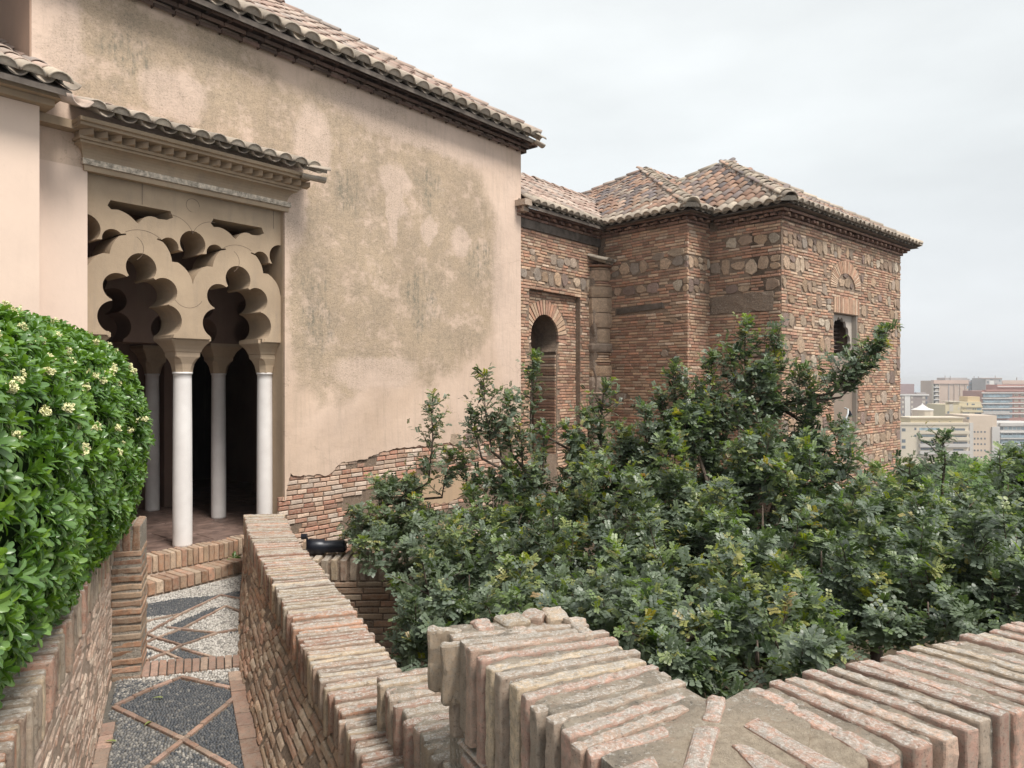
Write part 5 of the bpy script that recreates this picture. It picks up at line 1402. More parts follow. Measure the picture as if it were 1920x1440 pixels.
# mortar beds: rough top surface
def bed(poly4, z0, z1, mat, parent, nx, ny, amp, seed):
    V, Fc = rough_box(box8(poly4, z0, z1), nx, ny, 6, .012, amp, 9, seed); return mesh_obj('mortar_bed', V, Fc, mat, parent, smooth=True)
dl = (R0-L0).normalized()*.022
bed([tuple(L0+dl), tuple(L1+dl*1.2), tuple(R1-dl+Vector((0.02, -.02))), tuple(R0-dl)], PZ-.6, HZ-.009, M_mortar_n, fg, 90, 40, .010, 3)
b0 = bk+u2*(-.02)
nI = Vector((-.427, .904))*.024
bed([tuple(N0+u2*-.42+nI), tuple(N0+u2*3.7+nI), tuple(bk+v2*.012+u2*3.6), tuple(bk+v2*.012-u2*.17)], PZ-.6, HZ-.009, M_mortar_n, fg, 160, 26, .010, 5)
prism('mortar_bed', [tuple(L1+dl*1.2), (.33, 1.37), tuple(N0-u2*.2+nI*1.1), tuple(bk+v2*.2), tuple(bk), tuple(R1-dl)], PZ-.5, HZ-.004, M_mortar_n, fg)
# rough masonry under the coping on the left face
PLF = Fr((L0.x+.01, L0.y), ((L1-L0).normalized().x, (L1-L0).normalized().y), (-.899, -.438))
pfw = Pieces('wall_brick', M_cope_near, fg)
brick_field(PLF, 0.0, 1.0, PZ, HZ-.32, .062, pfw, None, blen=(.14, .27), joint=.02, proud=.010, skip=lambda t, z: noise.noise(Vector((t*5, z*6, 2))) > .15)
pfw.flush()
# stepped lower block
MZ = -1.35
ml0, ml1 = Vector((-.64, 3.26)), Vector((-.20, 2.40)); mr0, mr1 = Vector((-.26, 3.42)), Vector((.20, 2.55))
mbk = thing('stepped_parapet_block', (-.4, 3.0, PZ), 'short lower block of brick parapet stepping down beside the foreground wall', 'wall')
pm = Pieces('coping_brick', M_cope_near, mbk)
for i in range(13):
    f0 = .03+i/13.; f1 = f0+.052
    a0, a1_, b0, b1_ = ml0.lerp(ml1, f0), ml0.lerp(ml1, f1), mr0.lerp(mr1, f0), mr0.lerp(mr1, f1); d = (b0-a0).normalized(); e_ = random.uniform(-.015, .02)
    V, Fc = rough_box(box8([tuple(a0-d*e_), tuple(a1_-d*e_), tuple(b1_), tuple(b0)], MZ-.30+random.uniform(-.02, .03), MZ+random.uniform(-.008, .008)), 2, 12, 7, .012, .008, 13, 120+i)
    pm.add(V, Fc, (random.choice([.3, .7, .9, .55, .15]), random.random()*.6, .5))
pm.flush()
dm = (mr0-ml0).normalized()*.016
bed([tuple(ml0+dm), tuple(ml1+dm), tuple(mr1-dm), tuple(mr0-dm)], PZ-.5, MZ-.008, M_mortar_n, mbk, 24, 10, .012, 8)
# ---- PART2
# ------------------------------------------------------------------ foliage
def leaflet(cx, cy, ang, ln, wd, tilt, curl=.10):
    """hex oval leaflet in leaf space, stalk at (cx,cy)"""
    pts = [(0, 0), (.28, .46), (.72, .44), (1, 0), (.72, -.44), (.28, -.46)]
    V = []
    for u, v in pts:
        x, y, z = u*ln, v*wd, -curl*ln*(u*u)+abs(v)*wd*.25
        c_, s_ = math.cos(ang), math.sin(ang)
        zz = z+u*ln*math.sin(tilt)
        V.append((cx+(x*c_-y*s_), cy+(x*s_+y*c_), zz))
    return V, [(0, 1, 5), (1, 2, 4), (1, 4, 5), (2, 3, 4)]
def compound(pairs=4, seed=0):
    r = random.Random(seed); V = []; T = []
    for i in range(pairs):
        x = .22+.70*i/(pairs-1)
        for sgn in (1, -1):
            v, f = leaflet(x, sgn*.015, sgn*R_(r.uniform(52, 74)), r.uniform(.33, .41), r.uniform(.25, .31), r.uniform(-.1, .35))
            T += [tuple(a+len(V) for a in q) for q in f]; V += v
    V = np.array(V); V[:, 2] -= .28*V[:, 0]**2         # droop
    b = len(V); rach = [(0, -.012, 0), (0, .012, 0), (1, 0, -.28)]; V = np.concatenate([V, np.array(rach)]); T.append((b, b+1, b+2))
    return V, np.array(T)
CL = [compound(4, 1), compound(5, 2), compound(4, 3), compound(3, 4)]
def obov():      # pittosporum leaf
    pts = [(0, 0), (.35, .10), (.72, .165), (.93, .11), (1, 0), (.93, -.11), (.72, -.165), (.35, -.10)]
    V = [(u, v, .10*u-.22*u*u*u+abs(v)*.30) for u, v in pts]+[(.4, 0, .03-.01), (.8, 0, -.03)]
    T = [(0, 1, 8), (1, 2, 8), (2, 9, 8), (2, 3, 9), (3, 4, 9), (4, 5, 9), (5, 6, 9), (6, 8, 9), (6, 7, 8), (7, 0, 8)]
    return np.array(V), np.array(T)
HL = [obov()]
class Leaves:
    def __init__(s): s.p = []; s.x = []; s.z = []; s.s = []; s.c = []; s.k = []
    def add(s, p, x, z, sc, col, kind): s.p.append(tuple(p)); s.x.append(tuple(x)); s.z.append(tuple(z)); s.s.append(sc); s.c.append(col); s.k.append(kind)
    def build(s, name, mat, parent, templates, nparts=0, partname='leaf', massname='foliage'):
        P = np.array(s.p); X = np.array(s.x); Z = np.array(s.z); S = np.array(s.s); C_ = np.array(s.c); K = np.array(s.k)
        X /= np.linalg.norm(X, axis=1)[:, None]+1e-9; Y = np.cross(Z, X); Y /= np.linalg.norm(Y, axis=1)[:, None]+1e-9; Z = np.cross(X, Y)
        px = P[:, 0]/np.maximum(P[:, 1], .1)*FP+HX; py = HY-P[:, 2]/np.maximum(P[:, 1], .1)*FP
        score = np.where((px > 0) & (px < 1920) & (py > 0) & (py < 1440) & (C_[:, 1] < .05), S/np.maximum(P[:, 1], .1), 0)
        # nearest, outermost leaves become single parts
        order = np.argsort(-score); part = np.zeros(len(P), bool); part[order[:nparts]] = True; part &= score > 0
        pm = PW[parent.name]; shared = {}
        for i in np.nonzero(part)[0]:
            k = int(K[i])
            if k not in shared:
                me = bpy.data.meshes.new(partname); me.from_pydata(templates[k][0].tolist(), [], templates[k][1].tolist()); me.materials.append(mat); shared[k] = me
            o = bpy.data.objects.new(partname, shared[k]); COL.objects.link(o); o.parent = parent
            M = Matrix(((X[i][0], Y[i][0], Z[i][0], 0), (X[i][1], Y[i][1], Z[i][1], 0), (X[i][2], Y[i][2], Z[i][2], 0), (0, 0, 0, 1)))
            M = Matrix.Translation(Vector([float(q) for q in P[i]])-pm) @ M @ Matrix.Scale(float(S[i]), 4)
            o.matrix_local = M
        VV = []; TT = []; CC = []; off = 0
        for k in range(len(templates)):
            m = (K == k) & ~part
            n = m.sum()
            if not n: continue
            tv, tt = templates[k]; nvx = len(tv)
            V = P[m][:, None]+S[m][:, None, None]*(tv[None, :, 0:1]*X[m][:, None]+tv[None, :, 1:2]*Y[m][:, None]+tv[None, :, 2:3]*Z[m][:, None])
            T = tt[None]+(np.arange(n)*nvx)[:, None, None]+off
            VV.append(V.reshape(-1, 3)); TT.append(T.reshape(-1, 3)); CC.append(np.repeat(C_[m], nvx, 0)); off += n*nvx
        if VV:
            o = tri_mesh(massname, np.concatenate(VV), np.concatenate(TT), mat, parent, np.concatenate(CC)); o['kind'] = 'stuff'
def rdir():
    while True:
        v = Vector((random.uniform(-1, 1), random.uniform(-1, 1), random.uniform(-1, 1)))
        if .05 < v.length < 1: return v.normalized()
UP = Vector((0, 0, 1))
def twig(LV, BR, a, b, nleaf, size=.125, young=0., bushy=1.):
    size *= .90; nleaf += 2
    """curved twig from a to b with alternate compound leaves"""
    a = Vector(a); b = Vector(b); d = (b-a); ln = d.length; dn = d.normalized()
    side = dn.cross(UP)
    if side.length < .05: side = Vector((1, 0, 0))
    side.normalize(); nrm = side.cross(dn)
    sag = random.uniform(-.06, .08)*ln
    hue = random.random(); yh = random.random()**1.5
    for i in range(nleaf):
        f = (i+.6)/nleaf; p = a+d*f+nrm*(sag*4*f*(1-f)); th = i*2.4+random.uniform(-.4, .4)
        rad = side*math.cos(th)+nrm*math.sin(th)
        x = (rad*random.uniform(.7, 1.)+dn*random.uniform(.35, .9)*(1+f*.8)+UP*.12).normalized()
        z = (UP*.9+dn*.35+rdir()*.45)
        y_ = 1. if random.random() < young*(.3+.7*f) else 0.
        LV.add(p, x, z, size*random.uniform(.75, 1.15)*(1-.35*f*f)*(.8 if y_ else 1), (hue*.5+random.random()*.5, y_*random.uniform(.7, 1.), (yh*.7+random.random()*.3)), random.randrange(len(CL)))
    if BR is not None and random.random() < .55: BR.append(tube([a, a+d*.5+nrm*sag, b-d*.1], [.006, .0045, .002], 4))
def join_tubes(lst):
    V = []; Fc = []
    for v, f in lst:
        Fc += [tuple(i+len(V) for i in q) for q in f]; V += v
    return V, Fc
def carob(label, base, trunk_h, clumps, shoots, nparts=80, lean=(0, 0)):
    t = thing('carob_tree', base, label, 'tree', 'carob trees in the garden')
    LV = Leaves(); BR = []
    base = Vector(base); fork = base+Vector((lean[0], lean[1], trunk_h))
    V, Fc = tube([base, base+Vector((lean[0]*.3+.03, lean[1]*.3, trunk_h*.5)), fork], [.075, .06, .05], 9)
    mesh_obj('trunk', V, Fc, M_bark, t, smooth=True)
    cs = []
    for (px, py, Y, r) in clumps:
        c_ = at(px, py, Y); cs.append((c_, r))
        mid = fork.lerp(c_, .5)+rdir()*.10+UP*-.08
        V, Fc = tube([fork, mid, c_, c_+UP*r*.5], [.035, .022, .012, .005], 7); mesh_obj('branch', V, Fc, M_bark, t, smooth=True)
        ns_ = max(4, int(13*(r/.5)**2))
        for q in range(ns_):
            d = rdir(); d.z = d.z*.75+.12
            rr = r*(1+.45*noise.noise(c_*1.7+d*1.9))
            e_ = c_+Vector((d.x*rr*1.2, d.y*rr*1.2, d.z*rr*1.15))+UP*random.uniform(-.06, .32)
            s_ = c_+Vector((d.x, d.y, 0))*rr*.55-UP*r*random.uniform(.3, .75)
            if e_.x/e_.y*FP+HX < 585: continue
            yv = random.random() < .46 and d.z > -.05
            m = random.randint(9, 13)
            for j in range(m):
                f = (j+.5)/m; p = s_.lerp(e_, f); dd = rdir(); dd.z = abs(dd.z)*.6+.35; dd.normalize()
                l_ = (.20*(1-f)**.5+.09)*random.uniform(.7, 1.2)
                twig(LV, BR if random.random() < .3 else None, p, p+dd*l_, random.randint(4, 7), random.uniform(.095, .135), (.95 if yv else .2) if f > .45 else .03)
            if d.z > -.1: twig(LV, BR, s_.lerp(e_, .75), e_+UP*.04, 9, .10, 1. if yv else .2)
    for (px, py, Y, ln, sx) in shoots:
        tip = at(px, py, Y)
        near = min(cs, key=lambda q: (q[0]-tip).length)
        root = tip+Vector((sx*ln, 0, -ln)); root = root.lerp(near[0], .15)
        st = [near[0], root, root.lerp(tip, .5)+rdir()*.025, tip]
        V, Fc = tube(st, [.018, .014, .009, .003], 6); mesh_obj('shoot', V, Fc, M_bark, t, smooth=True)
        n = int(ln*(30 if abs(sx) < .4 else 52))
        for i in range(n):
            f = (i+.5)/n
            p = root.lerp(tip, f); d = rdir(); d.z = abs(d.z)*.6+.45; d.normalize()
            l_ = (.32*(1-f)**.6+.10)*random.uniform(.35, 1.35)
            twig(LV, BR, p, p+d*l_, random.randint(4, 7), random.uniform(.085, .12), .5 if f > .6 else .06)
        twig(LV, BR, root.lerp(tip, .7), tip+UP*.03, 9, .09, .9)
    if BR:
        V, Fc = join_tubes(BR); o = mesh_obj('twigs', V, Fc, M_bark, t); o['kind'] = 'stuff'
    LV.build('x', M_carob, t, CL, nparts, 'leaf', 'foliage')
G0_ = -3.7
carob('small carob shrub hanging over the low terrace wall', tuple(at(800, 1150, 7.6).to_2d())+(G0_,), 1.3,
      [(690, 1000, 8.2, .34), (765, 985, 8.4, .36), (735, 1055, 7.4, .30), (840, 1020, 7.6, .45), (815, 1110, 6.7, .40), (790, 1215, 6.0, .34), (880, 1130, 6.4, .5), (740, 940, 8.6, .2), (850, 1230, 5.4, .36)],
      [(812, 748, 8.4, .95, .02), (705, 900, 8.3, .35, .05), (845, 850, 8.2, .5, 0), (765, 895, 8.3, .3, 0), (790, 1040, 6.1, .35, 0)])
carob('carob tree with three tall thin shoots rising before the arched doorway', tuple(at(970, 1150, 7.6).to_2d())+(G0_,), 1.4,
      [(925, 970, 8.0, .42), (1010, 915, 8.2, .42), (1085, 970, 7.8, .5), (960, 1070, 7.0, .55), (1040, 1110, 6.3, .55), (930, 1190, 5.6, .45), (1050, 1200, 5.2, .42), (1130, 1070, 6.8, .55), (1000, 1010, 7.4, .45), (1130, 880, 8.2, .34)],
      [(905, 700, 8.4, .85, .02), (1003, 665, 8.7, .8, -.25), (1132, 722, 8.3, .9, -.03), (1020, 800, 8.1, .45, 0), (1062, 800, 8.1, .5, .05), (1100, 775, 8.2, .6, 0), (950, 745, 8.5, .6, 0), (1165, 800, 8.1, .5, 0), (975, 800, 8.3, .45, 0), (885, 770, 8.3, .5, 0), (1190, 830, 8.0, .4, 0), (925, 780, 8.5, .5, .05), (868, 850, 8.2, .45, 0), (1075, 880, 8.0, .4, 0), (1130, 1100, 5.3, .35, 0)])
carob('largest dark carob tree in the middle, reaching across the tower corner', tuple(at(1375, 1250, 6.7).to_2d())+(G0_,), 1.9,
      [(1185, 920, 8.2, .45), (1265, 880, 8.0, .48), (1330, 940, 7.2, .6), (1420, 870, 7.5, .55), (1490, 825, 7.8, .36), (1230, 1010, 6.8, .55), (1320, 1070, 6.2, .6), (1430, 1010, 6.4, .6), (1520, 940, 7.0, .55), (1385, 780, 8.0, .34), (1455, 760, 8.0, .32), (1530, 880, 7.6, .32),
       (1200, 1140, 5.6, .5), (1290, 1190, 5.0, .45), (1400, 1170, 5.2, .5), (1310, 830, 7.9, .34), (1160, 1180, 5.0, .36), (1330, 1262, 4.2, .30), (1240, 1232, 4.4, .28), (1420, 1245, 4.2, .28), (1290, 790, 8.0, .26), (1230, 830, 8.1, .26)],
      [(1262, 690, 8.0, .65, .08), (1240, 740, 8.0, .6, .05), (1290, 735, 7.9, .6, 0), (1320, 770, 7.7, .5, 0), (1375, 660, 8.0, .6, 0), (1425, 690, 7.9, .55, 0), (1210, 800, 8.0, .45, 0), (1580, 800, 7.6, .35, 0),  (1335, 668, 8.0, .7, -.08), (1397, 598, 8.0, .9, -.03), (1462, 618, 8.0, .8, -.12), (1668, 618, 7.6, .75, -.75), (1520, 705, 7.8, .55, -.05), (1350, 745, 7.9, .5, 0), (1500, 700, 7.9, .5, 0), (1652, 648, 7.6, .45, -.6), (1625, 690, 7.6, .3, -.5), (1180, 830, 8.1, .4, 0)], lean=(.05, 0))
carob('broad carob tree with bright yellow new leaves before the tower foot', tuple(at(1640, 1250, 6.4).to_2d())+(G0_,), 1.6,
      [(1590, 985, 7.2, .42), (1690, 965, 7.8, .38), (1620, 1070, 6.2, .55), (1725, 1010, 6.8, .5), (1540, 1090, 5.8, .5), (1560, 1190, 5.0, .42), (1690, 1130, 5.4, .5), (1480, 1215, 4.7, .32), (1765, 960, 7.8, .26), (1650, 1040, 6.6, .5), (1500, 1030, 6.6, .45)],
      [(1768, 815, 7.8, .5, 0), (1850, 935, 7.8, .3, 0), (1705, 868, 8.0, .35, 0), (1740, 1060, 5.3, .3, 0), (1440, 1180, 4.6, .25, 0)])
carob('carob tree at the far right edge with leaves against the city', tuple(at(1880, 1200, 6.6).to_2d())+(G0_-.3,), 1.7,
      [(1890, 950, 7.0, .46), (1905, 1040, 6.2, .5), (1805, 1070, 6.0, .45), (1830, 1130, 5.2, .40), (1915, 1120, 5.0, .36), (1935, 900, 7.5, .36), (1990, 1000, 6.5, .6), (1870, 1010, 6.8, .4), (1740, 1170, 4.8, .30)],
      [(1905, 848, 7.4, .4, 0), (1862, 1085, 4.9, .28, 0), (1825, 960, 7.0, .3, 0), (1780, 1060, 5.2, .28, 0)])

# ------------------------------------------------------------------ flowering hedge on the left
hg = thing('flowering_hedge', (-3.1, 4.0, -1.1), 'clipped glossy green hedge with cream flower clusters on top of the left parapet', 'hedge')
def hedge():
    LV = Leaves(); FL = Pieces('flower_cluster', M_flower, hg, False)
    a = Vector((-2.27, 2.12, 0)); b = Vector((-3.24, 4.72, 0)); ax = (b-a).normalized(); sd_ = Vector((ax.y, -ax.x, 0)); ln = (b-a).length
    core = []; NU, NVv = 34, 40
    def surf(u, v):
        """u in 0..1.25 along (beyond 1 = rounded end), v angle from path-side bottom over the top; returns point, normal"""
        half = .70; hz = .82; zc = -.47
        th = R_(-72+v*285)
        y_ = half*math.copysign(abs(math.cos(th))**.8, math.cos(th)); z_ = hz*math.copysign(abs(math.sin(th))**.85, math.sin(th))
        if u <= 1: c_ = a+(b-a)*u; k = 1.
        else:
            w_ = (u-1)/.30; k = math.sqrt(max(0, 1-w_*w_)); c_ = b+ax*(w_*.62)
        p = c_+sd_*(y_*k)+UP*(zc+z_*(.25+.75*k)); n = (sd_*math.cos(th)+UP*math.sin(th)*.9+ax*(0 if u <= 1 else (u-1)*3.2)).normalized()
        p += n*.07*noise.noise(p*2.1)
        return p, n
    n = 0
    while n < 7600:
        u, v = random.uniform(-.32, 1.30), random.random()
        p, nn = surf(u, v); n += 1
        if nn.dot(-p) < -.35*p.length: continue
        p = p-nn*random.uniform(0, .07)
        axd = (nn+UP*.25+rdir()*.35).normalized(); s1 = axd.cross(rdir()).normalized(); s2 = axd.cross(s1); hue = random.random(); y_ = 1. if random.random() < .34 else 0.
        if noise.noise(p*6.3) > .42 and random.random() < .7: continue
        m = random.randint(8, 11); sc_ = random.uniform(.062, .088)
        for i in range(m):
            th = i*2.399; el = R_(18+62*i/m); x = (s1*math.cos(th)+s2*math.sin(th))*math.cos(el)+axd*math.sin(el)
            LV.add(p, x, axd+x*-.2+rdir()*.12, sc_*random.uniform(.8, 1.12)*(1-.25*i/m), (hue*.6+random.random()*.4, y_*(.3+.6*i/m), random.random()), 0)
        if nn.z > .05 and random.random() < (.11 if nn.z > .4 else .05):
            V = []; Fc = []; c_ = p+axd*.045
            for q in range(42):
                o = c_+(rdir()*.5+axd*.3)*random.uniform(.015, .042); r = random.uniform(.005, .0085); e1_ = rdir(); e2_ = e1_.cross(axd+rdir()*.3).normalized(); e3 = e1_.cross(e2_)
                for w1, w2 in ((e1_, e2_), (e2_, e3)):
                    b_ = len(V); V += [tuple(o+w1*r), tuple(o+w2*r), tuple(o-w1*r), tuple(o-w2*r)]; Fc.append((b_, b_+1, b_+2, b_+3))
            FL.add(V, Fc)
    FL.flush()
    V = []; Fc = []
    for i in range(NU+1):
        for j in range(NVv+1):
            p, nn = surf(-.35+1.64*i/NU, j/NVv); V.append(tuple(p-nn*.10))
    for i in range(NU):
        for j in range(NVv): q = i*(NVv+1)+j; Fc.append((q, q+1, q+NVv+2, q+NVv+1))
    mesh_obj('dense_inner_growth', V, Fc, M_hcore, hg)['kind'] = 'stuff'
    LV.build('x', M_hedge, hg, HL, 300, 'leaf', 'foliage')
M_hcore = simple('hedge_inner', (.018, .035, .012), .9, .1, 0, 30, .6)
hedge()
def small_weed(px, py, z, label):
    x, y = onz(px, py, z); t = thing('weed', (x, y, z), label, 'weed'); LV = Leaves()
    for i in range(14):
        d = rdir(); d.z = abs(d.z)*.7+.1; LV.add((x+d.x*.01, y+d.y*.01, z), d, UP+rdir()*.4, random.uniform(.05, .09), (random.random(), .2, .3), 0)
    LV.build('x', M_hedge, t, HL, 14, 'leaf')
small_weed(438, 1047, -2.02, 'small green weed growing on the ledge between the two brick steps')
for (px, py, an), lb in zip([(285, 1313, .3), (270, 1365, 1.4), (195, 1395, .2)], ['fallen leaf lying on the dark cobbled diamond', 'yellow fallen leaf standing beside the terracotta strip crossing', 'pale dry fallen leaf at the left foot of the parapet']):
    x, y = onz(px, py, PZ); v = obov(); s_ = .07; c_, sn = math.cos(an), math.sin(an)
    V = [(x+(a*c_-b*sn)*s_, y+(a*sn+b*c_)*s_, PZ+.016+c*s_*.8) for a, b, c in v[0]]
    o = mesh_obj('fallen_leaf', V, v[1].tolist(), M_carob, None, (.5, 1., .55)); tag(o, lb, 'leaf', 'fallen leaves on the path')

# ------------------------------------------------------------------ park below and the city
def park_tree(label, px, ytop, Y, r, h, col, kind='broad'):
    top = at(px, ytop, Y); base = (top.x, top.y, top.z-h); t = thing('park_tree' if kind == 'broad' else 'palm_tree', base, label, 'tree', 'trees of the park below' if kind == 'broad' else None)
    V, Fc = tube([base, (top.x, top.y, top.z-h*.4), (top.x, top.y, top.z-r*.8)], [r*.09, r*.07, r*.05], 7); mesh_obj('trunk', V, Fc, M_bark, t)
    LV = Leaves()
    if kind == 'broad':
        for i in range(700):
            d = rdir(); d.z = d.z*.75 if d.z > 0 else d.z*.3
            lump = 1+.28*noise.noise(Vector((d.x*2.3+px, d.y*2.3, d.z*2.3)))
            p = Vector((top.x, top.y, top.z-r*.75))+d*r*lump*random.uniform(.7, 1.)
            LV.add(p, rdir()+d, d+UP*.6+rdir()*.5, r*random.uniform(.16, .28), (random.random()*.6+col*.4, col if random.random() < .5 else 0, random.random()), random.randrange(4))
        LV.build('x', M_park, t, CL, 0, 'leaf', 'crown')
    else:
        for i in range(46):
            a = i*2.4; el = R_(70-100*i/46); x = Vector((math.cos(a)*math.cos(el), math.sin(a)*math.cos(el), math.sin(el)))
            pr = Vector((top.x, top.y, top.z-r*.6)); V = []; Fc = []; q = pr; d = x.copy()
            sd2 = x.cross(UP).normalized() if abs(x.z) < .97 else Vector((1, 0, 0))
            for k in range(9):
                w_ = r*.16*math.sin(math.pi*(k+.6)/9.6); V += [tuple(q-sd2*w_-UP*w_*.5), tuple(q), tuple(q+sd2*w_-UP*w_*.5)]; q = q+d*r*.125; d = (d-UP*.13).normalized()
            for k in range(8):
                if k % 1 == 0: Fc += [(k*3, k*3+1, k*3+4), (k*3+1, k*3+2, k*3+4)]
            mesh_obj('frond', V, Fc, M_park, t, (random.random(), .1, .5))
for a in [('rounded light green park tree right of the palm', 1880, 872, 75, 3.4, 15, .3), ('bright green park tree left of the palm', 1800, 858, 85, 3.2, 14, .9), ('low bright green park tree in front of the palm', 1808, 884, 62, 2.6, 12, 1.),
          ('dark green park tree beside the tower corner', 1722, 868, 80, 3.6, 15, 0.), ('dull green park tree below the cream apartment block', 1762, 876, 90, 3.6, 15, .3), ('olive green park tree at the right edge of the park', 1925, 880, 82, 4.2, 15, .2), ('wide park tree far below the palm', 1845, 915, 55, 3.2, 11, .5), ('shaded park tree below the tower foot', 1700, 910, 60, 3.6, 12, .1), ('bushy park tree under the bright green ones', 1775, 925, 50, 2.8, 10, .4), ('leafy park tree low at the right edge', 1900, 930, 52, 3., 10, .3)]:
    park_tree(*a)
park_tree('grey green feather palm rising between the park trees', 1846, 862, 70, 3.0, 14, 0, 'palm')

def cmat(name, c): return simple(name, c, .85, .2, 0, .08, .06)
M_glass = simple('window_glass_dark', (.10, .12, .14), .2, .6, 0, .5, .3); M_glassb = simple('window_glass_blue', (.24, .31, .35), .15, .6, 0, .4, .3)
M_cwhite = cmat('city_white', (.62, .60, .57)); M_shut = cmat('city_shutter', (.50, .45, .38))
Zc = lambda x, y: (1680+x/8., 690+y/8.)
def building(label, x0, x1, ytop, Y, mat, windows=(), bands=(), blocks=(), depth=18, ybot=1500, skew=0.):
    """x,y measured on the picture enlarged 8 times; windows (x0,y0,x1,y1[,mat]); bands = balcony slabs"""
    px0, py0 = Zc(x0, ytop); px1, _ = Zc(x1, ytop)
    a = at(px0, py0, Y); b = at(px1, py0, Y+skew); t = thing('apartment_building', ((a.x+b.x)/2, Y, GZ), label, 'building', 'apartment blocks in the city')
    d = Vector((b.x-a.x, b.y-a.y, 0)).normalized(); n = Vector((d.y, -d.x, 0)); n = n if n.y < 0 else -n
    def W(x, y, out):
        u = (Zc(x, y)[0]-HX)/FP; s_ = (u*a.y-a.x)/(d.x-u*d.y); Yp = a.y+d.y*s_
        return Vector((a.x+d.x*s_+n.x*out, a.y+d.y*s_+n.y*out, (HY-Zc(x, y)[1])/FP*Yp))
    def bx(name, x0_, y0_, x1_, y1_, o0, o1, m, par=t):
        p, q = W(x0_, y1_, 0), W(x1_, y0_, 0); za, zb = p.z, q.z
        if y1_ > 1400: za = GZ
        c = [W(x0_, y0_, o1), W(x1_, y0_, o1), W(x1_, y0_, o0), W(x0_, y0_, o0)]
        return mesh_obj(name, [(v.x, v.y, za) for v in c]+[(v.x, v.y, zb) for v in c], BOXF, m, par, (.5, .5, .5))
    bx('body', x0, ytop, x1, ybot, -depth, 0, mat)
    for blk in blocks: bx('roof_block' if len(blk) < 8 else blk[7], blk[0], blk[1], blk[2], blk[3], blk[4], blk[5], blk[6])
    for w_ in windows: bx('window', w_[0], w_[1], w_[2], w_[3], -.05, .06, w_[4] if len(w_) > 4 else M_glass)
    for w_ in bands: bx('balcony', w_[0], w_[1], w_[2], w_[3], 0, w_[5] if len(w_) > 5 else 1.3, w_[4])
    return t
def grid(xs, ys, w_, h, m=M_glass): return [(x, y, x+w_, y+h, m) for x in xs for y in ys if random.random() < .96]
BR_ = cmat('city_brown_grey', (.25, .20, .185)); BG = cmat('city_beige', (.46, .35, .28)); PK = cmat('city_pink', (.54, .39, .32)); GR = cmat('city_grey', (.36, .33, .32)); RD = cmat('city_red_brick', (.36, .19, .16)); YL = cmat('city_yellow', (.54, .46, .30)); OC = cmat('city_ochre', (.56, .42, .24)); CR = cmat('city_cream', (.55, .48, .38)); SB = cmat('city_sand', (.52, .42, .33)); GW = cmat('city_pale_grey', (.48, .455, .43)); MAU = cmat('city_mauve', (.30, .215, .215))
building('mauve and grey brown block with a white stair strip beside the brick tower', -60, 490, 385, 520, BR_,
         windows=[w_ for w_ in grid([90, 225], [425, 495, 565, 640], 30, 34, M_shut)]+grid([395], [425, 490, 560, 630], 40, 34, M_shut)+grid([445], [430, 500, 570, 640], 24, 40)+grid([150], [495, 567, 640], 34, 18)+[(60, 640, 90, 690)],
         blocks=[(-60, 240, 285, 386, -14, -1, MAU), (130, 400, 210, 1450, -1, .25, M_cwhite, 'stair_strip'), (50, 392, 490, 412, -2, .6, M_cwhite, 'parapet'), (345, 368, 490, 386, -6, -3, GR)])
building('tall beige tower block with vertical ribs and a salmon parapet', 565, 1085, 190, 560, BG,
         windows=grid([590], list(range(250, 700, 62)), 44, 26, M_shut)+grid([1062], list(range(270, 460, 62)), 22, 40, M_glassb)+grid([930], list(range(260, 500, 62)), 12, 20, M_shut),
         bands=[(560, y, 640, y+14, M_cwhite, .9) for y in range(280, 700, 62)],
         blocks=[(560, 182, 1080, 236, -3, .8, PK, 'parapet'), (785, 236, 798, 700, -.5, .35, GR, 'rib'), (870, 236, 882, 700, -.5, .5, BG, 'rib'), (955, 236, 968, 700, -.5, .5, BG, 'rib'), (1035, 236, 1045, 700, -.5, .5, BG, 'rib'), (640, 236, 655, 700, -.5, .5, BG, 'rib'), (800, 145, 1130, 190, -16, -5, GR), (788, 112, 793, 190, -5, -4.4, GR, 'antenna'), (868, 115, 872, 190, -5, -4.4, GR, 'antenna'), (668, 150, 672, 190, -5, -4.4, GR, 'antenna'), (560, 236, 640, 1450, -2, .0, CR, 'side_bay')])
building('brown block with a salmon roof edge behind the red brick building', 1085, 1345, 200, 620, MAU,
         windows=grid([1160, 1210, 1290], [250, 315, 380], 24, 22)+grid([1095], [215, 265, 315, 365], 40, 30, M_glassb), blocks=[(1150, 185, 1345, 238, -3, .8, PK, 'parapet'), (1128, 180, 1146, 420, -1, .4, M_glass, 'gap_strip'), (1210, 120, 1215, 190, -4, -3.4, GR, 'antenna'), (1275, 125, 1280, 190, -4, -3.4, GR, 'antenna'), (1085, 160, 1128, 200, -8, -2, GR)])
building('grey stair tower standing above the red brick building', 1345, 1590, 150, 600, GR,
         windows=grid([1365], [200, 270], 24, 24)+[(1420, 235, 1450, 255), (1485, 235, 1515, 255), (1420, 268, 1450, 282), (1485, 268, 1515, 282), (1545, 175, 1565, 205), (1410, 170, 1450, 180)], blocks=[(1280, 148, 1590, 156, -4, .5, PK, 'roof_edge'), (1398, 190, 1465, 330, -.5, .3, M_cwhite, 'pale_panel'), (1530, 110, 1536, 150, -4, -3.4, GR, 'antenna')])
building('long pink block with white window bands at the right horizon', 1590, 2300, 195, 640, PK,
         windows=grid(list(range(1640, 2280, 70)), [255], 50, 22), bands=[(1600, 282, 2300, 292, M_cwhite, .6)], blocks=[(1590, 185, 2300, 238, -3, .6, PK, 'parapet'), (1850, 140, 1856, 190, -4, -3, GR, 'antenna')])
